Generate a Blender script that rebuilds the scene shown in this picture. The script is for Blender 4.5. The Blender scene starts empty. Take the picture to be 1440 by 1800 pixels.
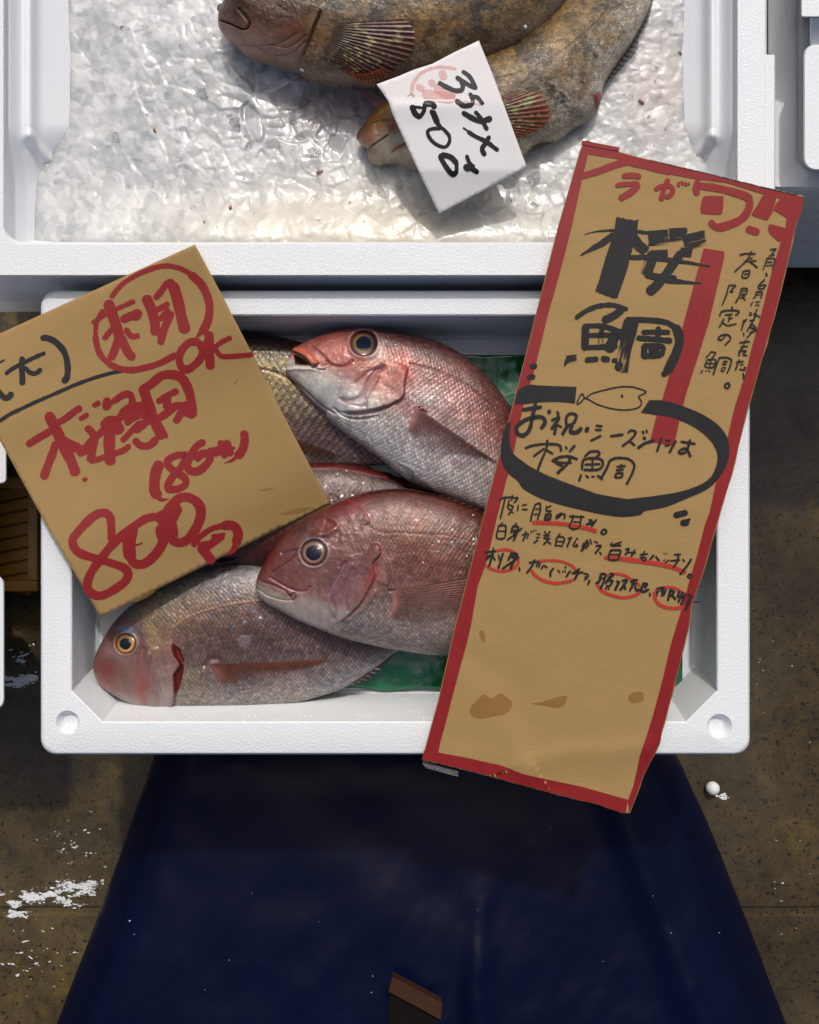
import bpy, math, random
import numpy as np
random.seed(7)
RNG = np.random.default_rng(7)
scene = bpy.context.scene
COL = scene.collection

# ------------------------------------------------------------------ camera
ZC = 1.42          # camera height
GZ = 0.28          # floor level
FPX = 1680.0       # focal length in photograph pixels (1440 wide)
cam_data = bpy.data.cameras.new('camera')
cam_data.sensor_fit = 'HORIZONTAL'
cam_data.sensor_width = 36.0
cam_data.lens = 36.0 * FPX / 1440.0
cam_data.clip_start = 0.02
cam_data.clip_end = 100.0
cam = bpy.data.objects.new('camera', cam_data)
cam.location = (0, 0, ZC)
COL.objects.link(cam)
scene.camera = cam

# ------------------------------------------------------------------ daylight
SUN_DIR = (0.06, 0.75, 1.0)          # towards the sun
_l = math.sqrt(sum(c * c for c in SUN_DIR))
sun_el = math.asin(SUN_DIR[2] / _l)
sun_rot = math.atan2(SUN_DIR[0], SUN_DIR[1])
world = bpy.data.worlds.new('World')
scene.world = world
world.use_nodes = True
wn = world.node_tree
for n in list(wn.nodes):
    wn.nodes.remove(n)
sky = wn.nodes.new('ShaderNodeTexSky')
sky.sky_type = 'NISHITA'
sky.sun_disc = False
sky.sun_elevation = sun_el
sky.sun_rotation = sun_rot
sky.dust_density = 8.0
sky.air_density = 1.0
bg = wn.nodes.new('ShaderNodeBackground')
bg.inputs['Strength'].default_value = 0.15
wo = wn.nodes.new('ShaderNodeOutputWorld')
wn.links.new(sky.outputs[0], bg.inputs[0])
wn.links.new(bg.outputs[0], wo.inputs[0])
sun_data = bpy.data.lights.new('sun', 'SUN')
sun_data.energy = 2.6
sun_data.angle = math.radians(2.0)
sun_data.color = (1.0, 0.97, 0.93)
sun = bpy.data.objects.new('sun', sun_data)
from mathutils import Vector
sun.rotation_euler = Vector(SUN_DIR).to_track_quat('Z', 'Y').to_euler()
sun.location = (0.4, 1.5, 4)
COL.objects.link(sun)
scene.view_settings.view_transform = 'Standard'
scene.view_settings.look = 'None'
scene.view_settings.gamma = 1.0
scene.view_settings.exposure = -0.68

# ------------------------------------------------------------------ helpers
def P(px, py, z):
    """world point seen at photo pixel (px,py) at height z (the plan was measured from the photograph)"""
    k = (ZC - z) / FPX
    return ((px - 720.0) * k, -(py - 900.0) * k, z)

def Pn(px, py, z):
    px = np.asarray(px, float); py = np.asarray(py, float); z = np.asarray(z, float) + 0 * px
    k = (ZC - z) / FPX
    return np.stack([(px - 720.0) * k, -(py - 900.0) * k, z], -1)

def proj(p):
    k = FPX / (ZC - p[..., 2])
    return p[..., 0] * k + 720.0, -p[..., 1] * k + 900.0

def lin(c):
    c = np.asarray(c, float) / 255.0
    return np.where(c <= 0.04045, c / 12.92, ((c + 0.055) / 1.055) ** 2.4)

def L(r, g, b, k=1.0):
    v = lin((r, g, b)) * k
    return (float(v[0]), float(v[1]), float(v[2]), 1.0)

def tag(o, label=None, cat=None, group=None, kind=None):
    if label: o['label'] = label
    if cat: o['category'] = cat
    if group: o['group'] = group
    if kind: o['kind'] = kind
    return o

def empty(name, loc, label, cat, group=None):
    o = bpy.data.objects.new(name, None)
    o.location = loc
    o.empty_display_size = 0.02
    COL.objects.link(o)
    return tag(o, label, cat, group)

def link(name, me, mat, parent=None):
    o = bpy.data.objects.new(name, me)
    if mat is not None:
        me.materials.append(mat)
    COL.objects.link(o)
    if parent is not None:
        o.parent = parent
        pl = Vector((0, 0, 0)); q = parent
        while q is not None:
            pl += q.location; q = q.parent
        o.matrix_parent_inverse.identity()
        o.location = -pl
        # keep vertices in world space but give the object a local origin
        me.transform(__import__('mathutils').Matrix.Translation(-pl))
        o.location = (0, 0, 0)
    return o

def np_mesh(name, V, F, smooth=True, sharp=None):
    """V (n,3); F (m,4) or (m,3)"""
    me = bpy.data.meshes.new(name)
    V = np.ascontiguousarray(V, dtype=np.float32)
    F = np.ascontiguousarray(F, dtype=np.int32)
    me.vertices.add(len(V)); me.vertices.foreach_set('co', V.ravel())
    k = F.shape[1]
    me.loops.add(F.size); me.loops.foreach_set('vertex_index', F.ravel())
    me.polygons.add(len(F))
    me.polygons.foreach_set('loop_start', np.arange(0, F.size, k, dtype=np.int32))
    me.polygons.foreach_set('loop_total', np.full(len(F), k, dtype=np.int32))
    me.update(calc_edges=True)
    me.polygons.foreach_set('use_smooth', np.full(len(F), bool(smooth)))
    if sharp is not None:
        me.set_sharp_from_angle(angle=math.radians(sharp))
    return me

def set_col(me, rgba, name='pig'):
    a = me.color_attributes.new(name, 'FLOAT_COLOR', 'POINT')
    rgba = np.ascontiguousarray(rgba, dtype=np.float32)
    if rgba.shape[1] == 3:
        rgba = np.concatenate([rgba, np.ones((len(rgba), 1), np.float32)], 1)
    a.data.foreach_set('color', rgba.ravel())

def set_f(me, v, name):
    a = me.attributes.new(name, 'FLOAT', 'POINT')
    a.data.foreach_set('value', np.ascontiguousarray(v, dtype=np.float32).ravel())

def gridF(nu, nv, wrap_v=False, flip=False):
    i = np.arange(nu - 1)[:, None]
    j = np.arange(nv if wrap_v else nv - 1)[None, :]
    j2 = (j + 1) % nv
    a = i * nv + j; b = i * nv + j2; c = (i + 1) * nv + j2; d = (i + 1) * nv + j
    F = np.stack([a + 0 * b, b + 0 * a, c + 0 * a, d + 0 * a], -1).reshape(-1, 4)
    return F[:, ::-1] if flip else F

_H = np.random.default_rng(11).random((256, 256))
def vnoise(x, y, s, seed=0):
    x = np.asarray(x, float) / s + seed * 17.31; y = np.asarray(y, float) / s + seed * 7.77
    xi = np.floor(x).astype(int); yi = np.floor(y).astype(int)
    fx = x - xi; fy = y - yi
    fx = fx * fx * (3 - 2 * fx); fy = fy * fy * (3 - 2 * fy)
    g = lambda a, b: _H[a & 255, b & 255]
    return (g(xi, yi) * (1 - fx) + g(xi + 1, yi) * fx) * (1 - fy) + (g(xi, yi + 1) * (1 - fx) + g(xi + 1, yi + 1) * fx) * fy

def fbm(x, y, s, oct=4, seed=0, gain=0.5):
    t = 0; a = 1; n = 0
    for k in range(oct):
        t = t + a * vnoise(x, y, s / 2 ** k, seed + k * 3.1); n += a; a *= gain
    return t / n

def sstep(a, b, x):
    t = np.clip((x - a) / (b - a), 0, 1)
    return t * t * (3 - 2 * t)

def catmull(pts, step=1.5, closed=False):
    """smooth curve through points (each may carry extra columns), resampled"""
    p = np.asarray(pts, float)
    if len(p) == 2 and not closed:
        n = max(2, int(np.hypot(*(p[1, :2] - p[0, :2])) / step) + 1)
        t = np.linspace(0, 1, n)[:, None]
        return p[0] * (1 - t) + p[1] * t
    if closed:
        q = np.concatenate([p[-1:], p, p[:2]])
    else:
        q = np.concatenate([2 * p[:1] - p[1:2], p, 2 * p[-1:] - p[-2:-1]])
    out = []
    for i in range(len(q) - 3):
        a, b, c, d = q[i:i + 4]
        n = max(1, int(np.ceil(np.hypot(*(c[:2] - b[:2])) / step)))
        t = (np.arange(n) / n)[:, None]
        out.append(0.5 * ((2 * b) + (-a + c) * t + (2 * a - 5 * b + 4 * c - d) * t * t + (-a + 3 * b - 3 * c + d) * t ** 3))
    if not closed:
        out.append(q[-2:-1])
    return np.concatenate(out)

def resample(p, n):
    d = np.concatenate([[0], np.cumsum(np.hypot(*(p[1:, :2] - p[:-1, :2]).T))])
    t = np.linspace(0, d[-1], n)
    return np.stack([np.interp(t, d, p[:, k]) for k in range(p.shape[1])], -1)

def dpoly(x, y, poly, signed=False):
    """distance to a polyline; with signed also the side (+ left of travel) and arclength fraction"""
    poly = np.asarray(poly, float)
    best = np.full(x.shape, 1e9); side = np.zeros(x.shape); tt = np.zeros(x.shape)
    n = len(poly) - 1
    for i in range(n):
        ax, ay = poly[i]; bx, by = poly[i + 1]
        dx, dy = bx - ax, by - ay
        l2 = dx * dx + dy * dy + 1e-9
        t = np.clip(((x - ax) * dx + (y - ay) * dy) / l2, 0, 1)
        ex = x - ax - t * dx; ey = y - ay - t * dy
        d = np.hypot(ex, ey)
        m = d < best
        best = np.where(m, d, best)
        tt = np.where(m, (i + t) / n, tt)
        if signed:
            side = np.where(m, np.sign(dx * (y - ay) - dy * (x - ax)), side)
    return (best, side, tt) if signed else best

def inside(x, y, poly):
    poly = np.asarray(poly, float); c = np.zeros(x.shape, bool)
    j = len(poly) - 1
    for i in range(len(poly)):
        xi, yi = poly[i]; xj, yj = poly[j]
        with np.errstate(divide='ignore', invalid='ignore'):
            m = ((yi > y) != (yj > y)) & (x < (xj - xi) * (y - yi) / (yj - yi + 1e-12) + xi)
        c ^= m; j = i
    return c

# height map of what already lies there, in photo-plan pixels (2 px cells)
HM = np.zeros((960, 760)); HO = 20
def hm_add(px, py, z):
    i = np.clip((py / 2 + HO).astype(int), 0, 959); j = np.clip((px / 2 + HO).astype(int), 0, 759)
    np.maximum.at(HM, (i, j), z)
def hm_get(px, py):
    px = np.asarray(px, float); py = np.asarray(py, float)
    i = np.clip((py / 2 + HO).astype(int), 1, 958); j = np.clip((px / 2 + HO).astype(int), 1, 758)
    m = 0
    for di in (-1, 0, 1):
        for dj in (-1, 0, 1):
            m = m + HM[i + di, j + dj]
    return m / 9

# ------------------------------------------------------------------ materials
class NT:
    def __init__(s, name):
        s.m = bpy.data.materials.new(name); s.m.use_nodes = True
        s.t = s.m.node_tree; s.b = s.t.nodes['Principled BSDF']
    def n(s, typ, **kw):
        nd = s.t.nodes.new(typ)
        for k, v in kw.items():
            if hasattr(nd, k): setattr(nd, k, v)
            else: nd.inputs[k.replace('_', ' ')].default_value = v
        return nd
    def l(s, a, b): s.t.links.new(a, b)
    def set(s, **kw):
        for k, v in kw.items(): s.b.inputs[k.replace('_', ' ')].default_value = v
        return s
    def ramp(s, src, stops):
        r = s.t.nodes.new('ShaderNodeValToRGB'); e = r.color_ramp.elements
        while len(e) < len(stops): e.new(0.5)
        for k, (p, c) in enumerate(stops):
            e[k].position = p; e[k].color = c if len(c) == 4 else (*c, 1)
        s.l(src, r.inputs[0]); return r
    def mix(s, f, a, b, blend='MIX'):
        m = s.t.nodes.new('ShaderNodeMix'); m.data_type = 'RGBA'; m.blend_type = blend
        for src, idx in ((f, 0), (a, 6), (b, 7)):
            if hasattr(src, 'is_linked'): s.l(src, m.inputs[idx])
            else: m.inputs[idx].default_value = src
        return m.outputs[2]
    def noise(s, co, scale, detail=4, rough=0.5, dist=0.0):
        n = s.t.nodes.new('ShaderNodeTexNoise')
        n.inputs['Scale'].default_value = scale; n.inputs['Detail'].default_value = detail
        n.inputs['Roughness'].default_value = rough; n.inputs['Distortion'].default_value = dist
        s.l(co, n.inputs['Vector']); return n.outputs[0]
    def pos(s):
        g = s.t.nodes.new('ShaderNodeNewGeometry'); return g.outputs['Position']
    def scaled(s, co, v):
        m = s.t.nodes.new('ShaderNodeMapping'); m.inputs['Scale'].default_value = v
        s.l(co, m.inputs['Vector']); return m.outputs[0]
    def bump(s, h, strength, dist, prev=None):
        b = s.t.nodes.new('ShaderNodeBump'); b.inputs['Strength'].default_value = strength
        b.inputs['Distance'].default_value = dist; s.l(h, b.inputs['Height'])
        if prev is not None: s.l(prev, b.inputs['Normal'])
        return b.outputs[0]
    def attr(s, name):
        a = s.t.nodes.new('ShaderNodeAttribute'); a.attribute_name = name; return a

# expanded polystyrene
def foam_mat(name, col=(0.75, 0.785, 0.815), dirt=0.0):
    m = NT(name); co = m.pos()
    v = m.n('ShaderNodeTexVoronoi', feature='DISTANCE_TO_EDGE'); v.inputs['Scale'].default_value = 330
    m.l(co, v.inputs['Vector'])
    v2 = m.n('ShaderNodeTexVoronoi'); v2.inputs['Scale'].default_value = 330; m.l(co, v2.inputs['Vector'])
    edge = m.ramp(v.outputs['Distance'], [(0.0, (0.93, 0.93, 0.93, 1)), (0.10, (1, 1, 1, 1))])
    big = m.noise(co, 9, 5, 0.6)
    c1 = m.mix(big, (*[c * 0.96 for c in col], 1), (*[min(1, c * 1.04) for c in col], 1))
    c2 = m.mix(1.0, c1, edge.outputs[0], 'MULTIPLY')
    spk = m.noise(co, 420, 2, 0.4)
    dot = m.ramp(spk, [(0.0, (0, 0, 0)), (0.765, (0, 0, 0)), (0.80, (1, 1, 1))])
    patch = m.ramp(m.noise(co, 14, 4, 0.6), [(0.0, (0, 0, 0)), (0.5, (0, 0, 0)), (0.8, (1, 1, 1))])
    fac = m.n('ShaderNodeMath', operation='MULTIPLY'); m.l(dot.outputs[0], fac.inputs[0]); m.l(patch.outputs[0], fac.inputs[1])
    c3 = m.mix(fac.outputs[0], c2, (0.25, 0.22, 0.18, 1))
    if dirt > 0:
        dr = m.ramp(m.noise(m.scaled(co, (1, .35, 1)), 22, 7, 0.75), [(0.0, (0, 0, 0)), (0.52, (0, 0, 0)), (0.85, (dirt, dirt, dirt))])
        c3 = m.mix(dr.outputs[0], c3, (0.22, 0.18, 0.14, 1))
    m.l(c3, m.b.inputs['Base Color'])
    b = m.bump(v.outputs['Distance'], 0.5, 0.0008)
    b = m.bump(m.noise(co, 60, 4, 0.6), 0.15, 0.002, b)
    m.l(b, m.b.inputs['Normal'])
    m.set(Roughness=0.5, Specular_IOR_Level=0.35)
    m.set(Subsurface_Weight=0.0)
    return m.m
M_FOAM = foam_mat('foam_beads')
M_FOAM_D = foam_mat('foam_beads_soiled', (0.76, 0.77, 0.78), 0.55)
m = NT('foam_smooth_skin'); co = m.pos()
c = m.mix(m.noise(co, 12, 4, 0.6), (0.72, 0.75, 0.80, 1), (0.78, 0.81, 0.84, 1))
spk = m.ramp(m.noise(co, 260, 2, 0.4), [(0.0, (0, 0, 0)), (0.77, (0, 0, 0)), (0.79, (1, 1, 1))])
patch = m.ramp(m.noise(co, 18, 4, 0.6), [(0.0, (0, 0, 0)), (0.5, (0, 0, 0)), (0.7, (1, 1, 1))])
fac = m.n('ShaderNodeMath', operation='MULTIPLY'); m.l(spk.outputs[0], fac.inputs[0]); m.l(patch.outputs[0], fac.inputs[1])
c = m.mix(fac.outputs[0], c, (0.12, 0.1, 0.08, 1))
m.l(c, m.b.inputs['Base Color']); m.set(Roughness=0.28, Specular_IOR_Level=0.5)
m.l(m.bump(m.noise(co, 90, 4, 0.6), 0.25, 0.001), m.b.inputs['Normal'])
M_FOAM_S = m.m

# wet concrete
m = NT('wet_concrete'); co = m.pos()
n1 = m.noise(co, 3.2, 8, 0.65); n2 = m.noise(co, 38, 7, 0.72); n3 = m.noise(co, 190, 4, 0.7)
c = m.ramp(n1, [(0.25, L(40, 34, 22)), (0.5, L(62, 53, 35)), (0.75, L(88, 76, 46))]).outputs[0]
c = m.mix(m.ramp(n2, [(0.3, (0, 0, 0)), (0.7, (1, 1, 1))]).outputs[0], m.mix(1.0, c, (0.55, 0.55, 0.55, 1), 'MULTIPLY'), m.mix(1.0, c, (1.35, 1.3, 1.2, 1), 'MULTIPLY'))
pit = m.ramp(n3, [(0.0, (1, 1, 1)), (0.38, (1, 1, 1)), (0.43, (0, 0, 0))])
c = m.mix(pit.outputs[0], c, L(30, 24, 16))
mus = m.ramp(m.noise(co, 6, 5, 0.7), [(0.52, (0, 0, 0)), (0.68, (0.8, 0.8, 0.8))])
mus2 = m.ramp(m.noise(co, 55, 4, 0.7), [(0.45, (0, 0, 0)), (0.6, (1, 1, 1))])
fac = m.n('ShaderNodeMath', operation='MULTIPLY'); m.l(mus.outputs[0], fac.inputs[0]); m.l(mus2.outputs[0], fac.inputs[1])
c = m.mix(fac.outputs[0], c, L(104, 86, 34))
m.l(c, m.b.inputs['Base Color'])
wet = m.ramp(m.noise(co, 4.5, 4, 0.6), [(0.40, (0.10, 0.10, 0.10)), (0.62, (0.55, 0.55, 0.55))])
m.l(wet.outputs[0], m.b.inputs['Roughness'])
b = m.bump(n2, 0.25, 0.004); b = m.bump(n3, 0.18, 0.0015, b)
m.l(b, m.b.inputs['Normal'])
M_FLOOR = m.m

# cardboard
def card_mat(name, base, flute_rot=0.0, flute=0.12):
    m = NT(name); co = m.n('ShaderNodeTexCoord').outputs['UV']
    fib = m.noise(m.scaled(co, (260, 300, 1)), 1.0, 5, 0.7)
    bl = m.noise(m.scaled(co, (9, 9, 1)), 1.0, 5, 0.6)
    c = m.mix(fib, (*[x * 0.86 for x in base], 1), (*[x * 1.14 for x in base], 1))
    c = m.mix(bl, m.mix(1.0, c, (0.93, 0.93, 0.93, 1), 'MULTIPLY'), m.mix(1.0, c, (1.06, 1.05, 1.03, 1), 'MULTIPLY'))
    sp = m.ramp(m.noise(m.scaled(co, (300, 300, 1)), 1.0, 2, 0.5), [(0.0, (1, 1, 1)), (0.24, (1, 1, 1)), (0.29, (0, 0, 0))])
    c = m.mix(sp.outputs[0], c, (*[x * 0.55 for x in base], 1))
    w = m.n('ShaderNodeTexWave', wave_type='BANDS', bands_direction='Y'); w.inputs['Scale'].default_value = 14
    w.inputs['Distortion'].default_value = 1.2; w.inputs['Detail'].default_value = 2
    m.l(co, w.inputs['Vector'])
    c = m.mix(flute, c, m.mix(w.outputs[0], m.mix(1.0, c, (0.8, 0.8, 0.8, 1), 'MULTIPLY'), c))
    m.l(c, m.b.inputs['Base Color'])
    b = m.bump(w.outputs[0], 0.3 * flute, 0.0010); b = m.bump(fib, 0.25, 0.0004, b)
    b = m.bump(m.noise(m.scaled(co, (5, 7, 1)), 1.0, 3, 0.5), 0.25, 0.004, b)
    m.l(b, m.b.inputs['Normal']); m.set(Roughness=0.72, Specular_IOR_Level=0.3)
    return m.m
CB = tuple(lin((153, 125, 79)))
M_CARD = card_mat('brown_cardboard', CB, 0, 0.03)
M_CARD2 = card_mat('brown_cardboard_smooth', tuple(lin((158, 130, 83))), 0, 0.10)
m = NT('cardboard_edge'); co = m.pos()
c = m.mix(m.noise(co, 500, 3, 0.6), L(150, 118, 72), L(215, 190, 140)); m.l(c, m.b.inputs['Base Color']); m.set(Roughness=0.9)
M_CEDGE = m.m

# marker ink: u (px along the stroke) and v (across) in the UV map, attribute 'dry' 0..1
def ink_mat(name, colr, rough=0.45, base_alpha=1.0, var=0.25):
    m = NT(name); uv = m.n('ShaderNodeTexCoord').outputs['UV']
    st = m.noise(m.scaled(uv, (0.022, 5.5, 1)), 1.0, 3, 0.6)
    dry = m.attr('dry').outputs['Fac']
    th = m.n('ShaderNodeMath', operation='MULTIPLY'); m.l(dry, th.inputs[0]); th.inputs[1].default_value = 0.62
    sb = m.n('ShaderNodeMath', operation='SUBTRACT'); m.l(st, sb.inputs[0]); m.l(th.outputs[0], sb.inputs[1])
    mu = m.n('ShaderNodeMath', operation='MULTIPLY_ADD'); m.l(sb.outputs[0], mu.inputs[0]); mu.inputs[1].default_value = 7; mu.inputs[2].default_value = -0.75
    cl = m.n('ShaderNodeClamp'); m.l(mu.outputs[0], cl.inputs[0])
    # only where dry > 0
    gt = m.n('ShaderNodeMath', operation='GREATER_THAN'); m.l(dry, gt.inputs[0]); gt.inputs[1].default_value = 0.01
    one = m.n('ShaderNodeMix'); one.data_type = 'FLOAT'; m.l(gt.outputs[0], one.inputs[0]); one.inputs[2].default_value = 1.0; m.l(cl.outputs[0], one.inputs[3])
    al = m.n('ShaderNodeMath', operation='MULTIPLY'); m.l(one.outputs[0], al.inputs[0]); al.inputs[1].default_value = base_alpha
    m.l(al.outputs[0], m.b.inputs['Alpha'])
    co = m.pos()
    c = m.mix(m.noise(m.scaled(uv, (0.03, 9, 1)), 1.0, 4, 0.7), tuple([x * (1 - var) for x in colr[:3]] + [1]), tuple([x * (1 + var) for x in colr[:3]] + [1]))
    m.l(c, m.b.inputs['Base Color']); m.set(Roughness=rough, Specular_IOR_Level=0.35)
    return m.m
M_BLACK = ink_mat('black_marker', L(24, 24, 27), 0.65, 1.0, 0.45)
M_BLACK_P = ink_mat('black_marker_on_paper', L(22, 22, 26), 0.4)
M_RED = ink_mat('red_marker', L(134, 26, 29), 0.55, 0.95, 0.24)
M_RED_W = ink_mat('thin_red_marker', L(176, 50, 40), 0.55, 0.88, 0.1)
M_STAMP = ink_mat('faded_pink_stamp', L(232, 168, 165), 0.6, 0.42, 0.1)
M_STAIN = ink_mat('oil_stain', L(150, 106, 40), 0.5, 0.45, 0.12)
M_STAIN_L = ink_mat('faint_oil_stain', L(150, 115, 55), 0.45, 0.35, 0.12)
m = NT('white_paper'); co = m.pos()
m.l(m.mix(m.noise(co, 40, 4, 0.6), (0.70, 0.69, 0.70, 1), (0.78, 0.77, 0.77, 1)), m.b.inputs['Base Color']); m.set(Roughness=0.6)
m.l(m.bump(m.noise(co, 30, 4, 0.5), 0.15, 0.002), m.b.inputs['Normal'])
M_PAPER = m.m

# fish skin, pigment from the 'pig' attribute
def fish_mat(name, rough=0.36, bump=0.25, spec=0.38, coat=0.45, bscale=500):
    m = NT(name); a = m.attr('pig'); co = m.pos()
    m.l(m.mix(m.noise(co, 900, 2, 0.6), m.mix(1.0, a.outputs['Color'], (0.8, 0.8, 0.8, 1), 'MULTIPLY'), m.mix(1.0, a.outputs['Color'], (1.2, 1.2, 1.2, 1), 'MULTIPLY')), m.b.inputs['Base Color'])
    r = m.ramp(m.noise(co, 220, 4, 0.6), [(0.3, (rough * 0.7,) * 3), (0.7, (rough * 1.35,) * 3)])
    m.l(r.outputs[0], m.b.inputs['Roughness'])
    mt = m.attr('met'); m.l(mt.outputs['Fac'], m.b.inputs['Metallic'])
    b = m.bump(m.noise(co, bscale, 3, 0.6), bump, 0.0008)
    b = m.bump(m.noise(co, 90, 3, 0.6), 0.3, 0.002, b)
    m.l(b, m.b.inputs['Normal'])
    m.set(Specular_IOR_Level=spec, Coat_Weight=coat, Coat_Roughness=0.06)
    cb = m.bump(m.noise(co, 240, 4, 0.7, 0.6), 0.6, 0.0014)
    cb = m.bump(m.noise(co, 55, 2, 0.5), 0.35, 0.004, cb)
    m.l(cb, m.b.inputs['Coat Normal'])
    return m.m
M_BREAM = fish_mat('bream_skin')
M_GREEN = fish_mat('greenling_skin', 0.42, 0.3, 0.35, 0.22)
m = NT('fin_membrane'); a = m.attr('pig')
m.l(a.outputs['Color'], m.b.inputs['Base Color']); m.l(a.outputs['Alpha'], m.b.inputs['Alpha'])
m.set(Roughness=0.5, Coat_Weight=0.2, Coat_Roughness=0.2, Specular_IOR_Level=0.35); M_FIN = m.m
m = NT('eye_iris'); a = m.attr('pig'); m.l(a.outputs['Color'], m.b.inputs['Base Color'])
m.set(Roughness=0.25, Coat_Weight=0.4, Coat_Roughness=0.03, Metallic=0.15); M_IRIS = m.m
m = NT('eye_pupil'); m.set(Base_Color=L(14, 22, 38), Roughness=0.08, Coat_Weight=0.25, Coat_Roughness=0.02, Specular_IOR_Level=0.35); M_PUPIL = m.m
# ================================================================== ground and large structure
def box_mesh(x0, y0, z0, x1, y1, z1):
    V = np.array([(x, y, z) for x in (x0, x1) for y in (y0, y1) for z in (z0, z1)])
    F = np.array([(0, 1, 3, 2), (4, 6, 7, 5), (0, 4, 5, 1), (2, 3, 7, 6), (0, 2, 6, 4), (1, 5, 7, 3)])
    return V, F

def add_boxes(name, boxes, mat, parent=None, bevel=0.0):
    Vs = []; Fs = []; k = 0
    for b in boxes:
        V, F = box_mesh(*b); Vs.append(V); Fs.append(F + k); k += 8
    o = link(name, np_mesh(name, np.concatenate(Vs), np.concatenate(Fs), smooth=False), mat, parent)
    if bevel:
        md = o.modifiers.new('bevel', 'BEVEL'); md.width = bevel; md.segments = 2; md.limit_method = 'ANGLE'
    return o

# the floor: one sheet to the horizon with two saw-cut joints pressed into it
jx, jy = (1287 - 720) * (ZC - GZ) / FPX, -(1602 - 900) * (ZC - GZ) / FPX
def cuts(c, lo=-30, hi=30):
    a = [lo, -8, -3, -1.5, -1, 1, 1.5, 3, 8, hi]
    for d in (-0.006, -0.003, 0.003, 0.006): a.append(c + d)
    return np.array(sorted(a))
gx, gy = cuts(jx), cuts(jy)
X, Y = np.meshgrid(gx, gy, indexing='ij')
Zg = np.zeros_like(X)
Zg[(np.abs(Y - jy) < 0.004)] = -0.004
ground = link('ground', np_mesh('ground', np.stack([X, Y, Zg + GZ], -1).reshape(-1, 3), gridF(len(gx), len(gy), flip=True), smooth=False), M_FLOOR)
tag(ground, 'wet stained brown concrete market floor', None, None, 'structure')

# shallow puddle films with ripples and white glare flecks on the floor
m = NT('puddle_water'); co = m.pos()
m.set(Base_Color=(0.9, 0.93, 0.95, 1), Roughness=0.03, Transmission_Weight=1.0, IOR=1.33)
b = m.bump(m.noise(m.scaled(co, (1, 1.8, 1)), 20, 4, 0.55, 0.5), 1.0, 0.09)
m.l(b, m.b.inputs['Normal']); M_WATER = m.m
def blob(name, cx, cy, rx, ry, z, h, seed, mat, parent=None, n=72, rough=0.35):
    th = np.linspace(0, 2 * np.pi, n, endpoint=False)
    rr = 1 + rough * (fbm(np.cos(th) * 3 + 9, np.sin(th) * 3 + 9, 1.3, 4, seed) - 0.5) * 2
    rings = []
    fr = [0.0, 0.25, 0.5, 0.7, 0.85, 0.95, 1.0]
    for f in fr:
        zz = h * (1 - f ** 4)
        p = Pn(cx + rx * rr * f * np.cos(th), cy + ry * rr * f * np.sin(th), z + zz)
        rings.append(p)
    V = np.concatenate(rings)
    me = np_mesh(name, V, gridF(len(fr), n, wrap_v=True, flip=True), smooth=True)
    return link(name, me, mat, parent)
def glare_flecks(name, zones, seed, lab):
    """white flecks standing in for wet glare and bubbles along the puddles"""
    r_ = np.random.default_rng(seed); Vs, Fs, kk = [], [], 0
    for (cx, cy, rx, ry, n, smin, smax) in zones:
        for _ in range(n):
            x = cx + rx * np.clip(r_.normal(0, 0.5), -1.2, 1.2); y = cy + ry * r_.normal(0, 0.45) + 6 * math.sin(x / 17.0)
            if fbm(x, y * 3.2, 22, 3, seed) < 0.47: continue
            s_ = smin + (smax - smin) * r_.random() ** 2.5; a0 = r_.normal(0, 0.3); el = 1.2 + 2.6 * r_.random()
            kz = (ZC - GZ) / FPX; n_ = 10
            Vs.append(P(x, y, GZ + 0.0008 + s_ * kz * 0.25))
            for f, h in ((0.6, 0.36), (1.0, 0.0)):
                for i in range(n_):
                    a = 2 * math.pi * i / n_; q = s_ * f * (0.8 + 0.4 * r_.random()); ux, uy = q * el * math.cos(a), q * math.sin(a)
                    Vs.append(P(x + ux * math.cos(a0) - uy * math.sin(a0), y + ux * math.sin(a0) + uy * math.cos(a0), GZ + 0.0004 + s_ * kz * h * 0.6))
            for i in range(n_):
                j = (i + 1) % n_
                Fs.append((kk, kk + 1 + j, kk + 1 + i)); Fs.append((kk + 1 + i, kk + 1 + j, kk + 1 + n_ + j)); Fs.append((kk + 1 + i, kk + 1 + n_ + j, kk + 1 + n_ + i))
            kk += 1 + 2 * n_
    o = link(name, np_mesh(name, np.array(Vs), np.array(Fs), smooth=True), M_GLARE)
    return tag(o, lab, 'painted_glare', None, 'stuff')
m = NT('white_glare'); m.set(Base_Color=(0.86, 0.88, 0.9, 1), Roughness=0.15, Coat_Weight=0.8, Transmission_Weight=0.25); M_GLARE = m.m  # white base colour stands in for glare on the wet floor
glare_flecks('painted_glare', [(70, 1578, 80, 12, 2200, 0.3, 1.5), (20, 1600, 30, 10, 500, .3, 1.5), (140, 1556, 34, 14, 800, 0.3, 1.4), (60, 1680, 70, 60, 90, 0.5, 1.8), (120, 1480, 70, 60, 60, 0.5, 1.6)], 3, 'white flecks painted as glare and bubbles on the wet floor left of the navy sheet')
glare_flecks('painted_glare', [(36, 1192, 40, 8, 1500, 0.4, 1.7), (40, 1150, 24, 20, 40, 0.6, 1.8)], 5, 'white flecks painted as glints between the fish box and the left edge box')
glare_flecks('painted_glare', [(1272, 1404, 12, 8, 24, 0.6, 2.2), (1340, 1190, 90, 120, 26, 0.4, 1.2), (1380, 1580, 50, 100, 20, 0.4, 1.2)], 8, 'few tiny painted glints and bubbles on the wet floor right of the boxes')

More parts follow.
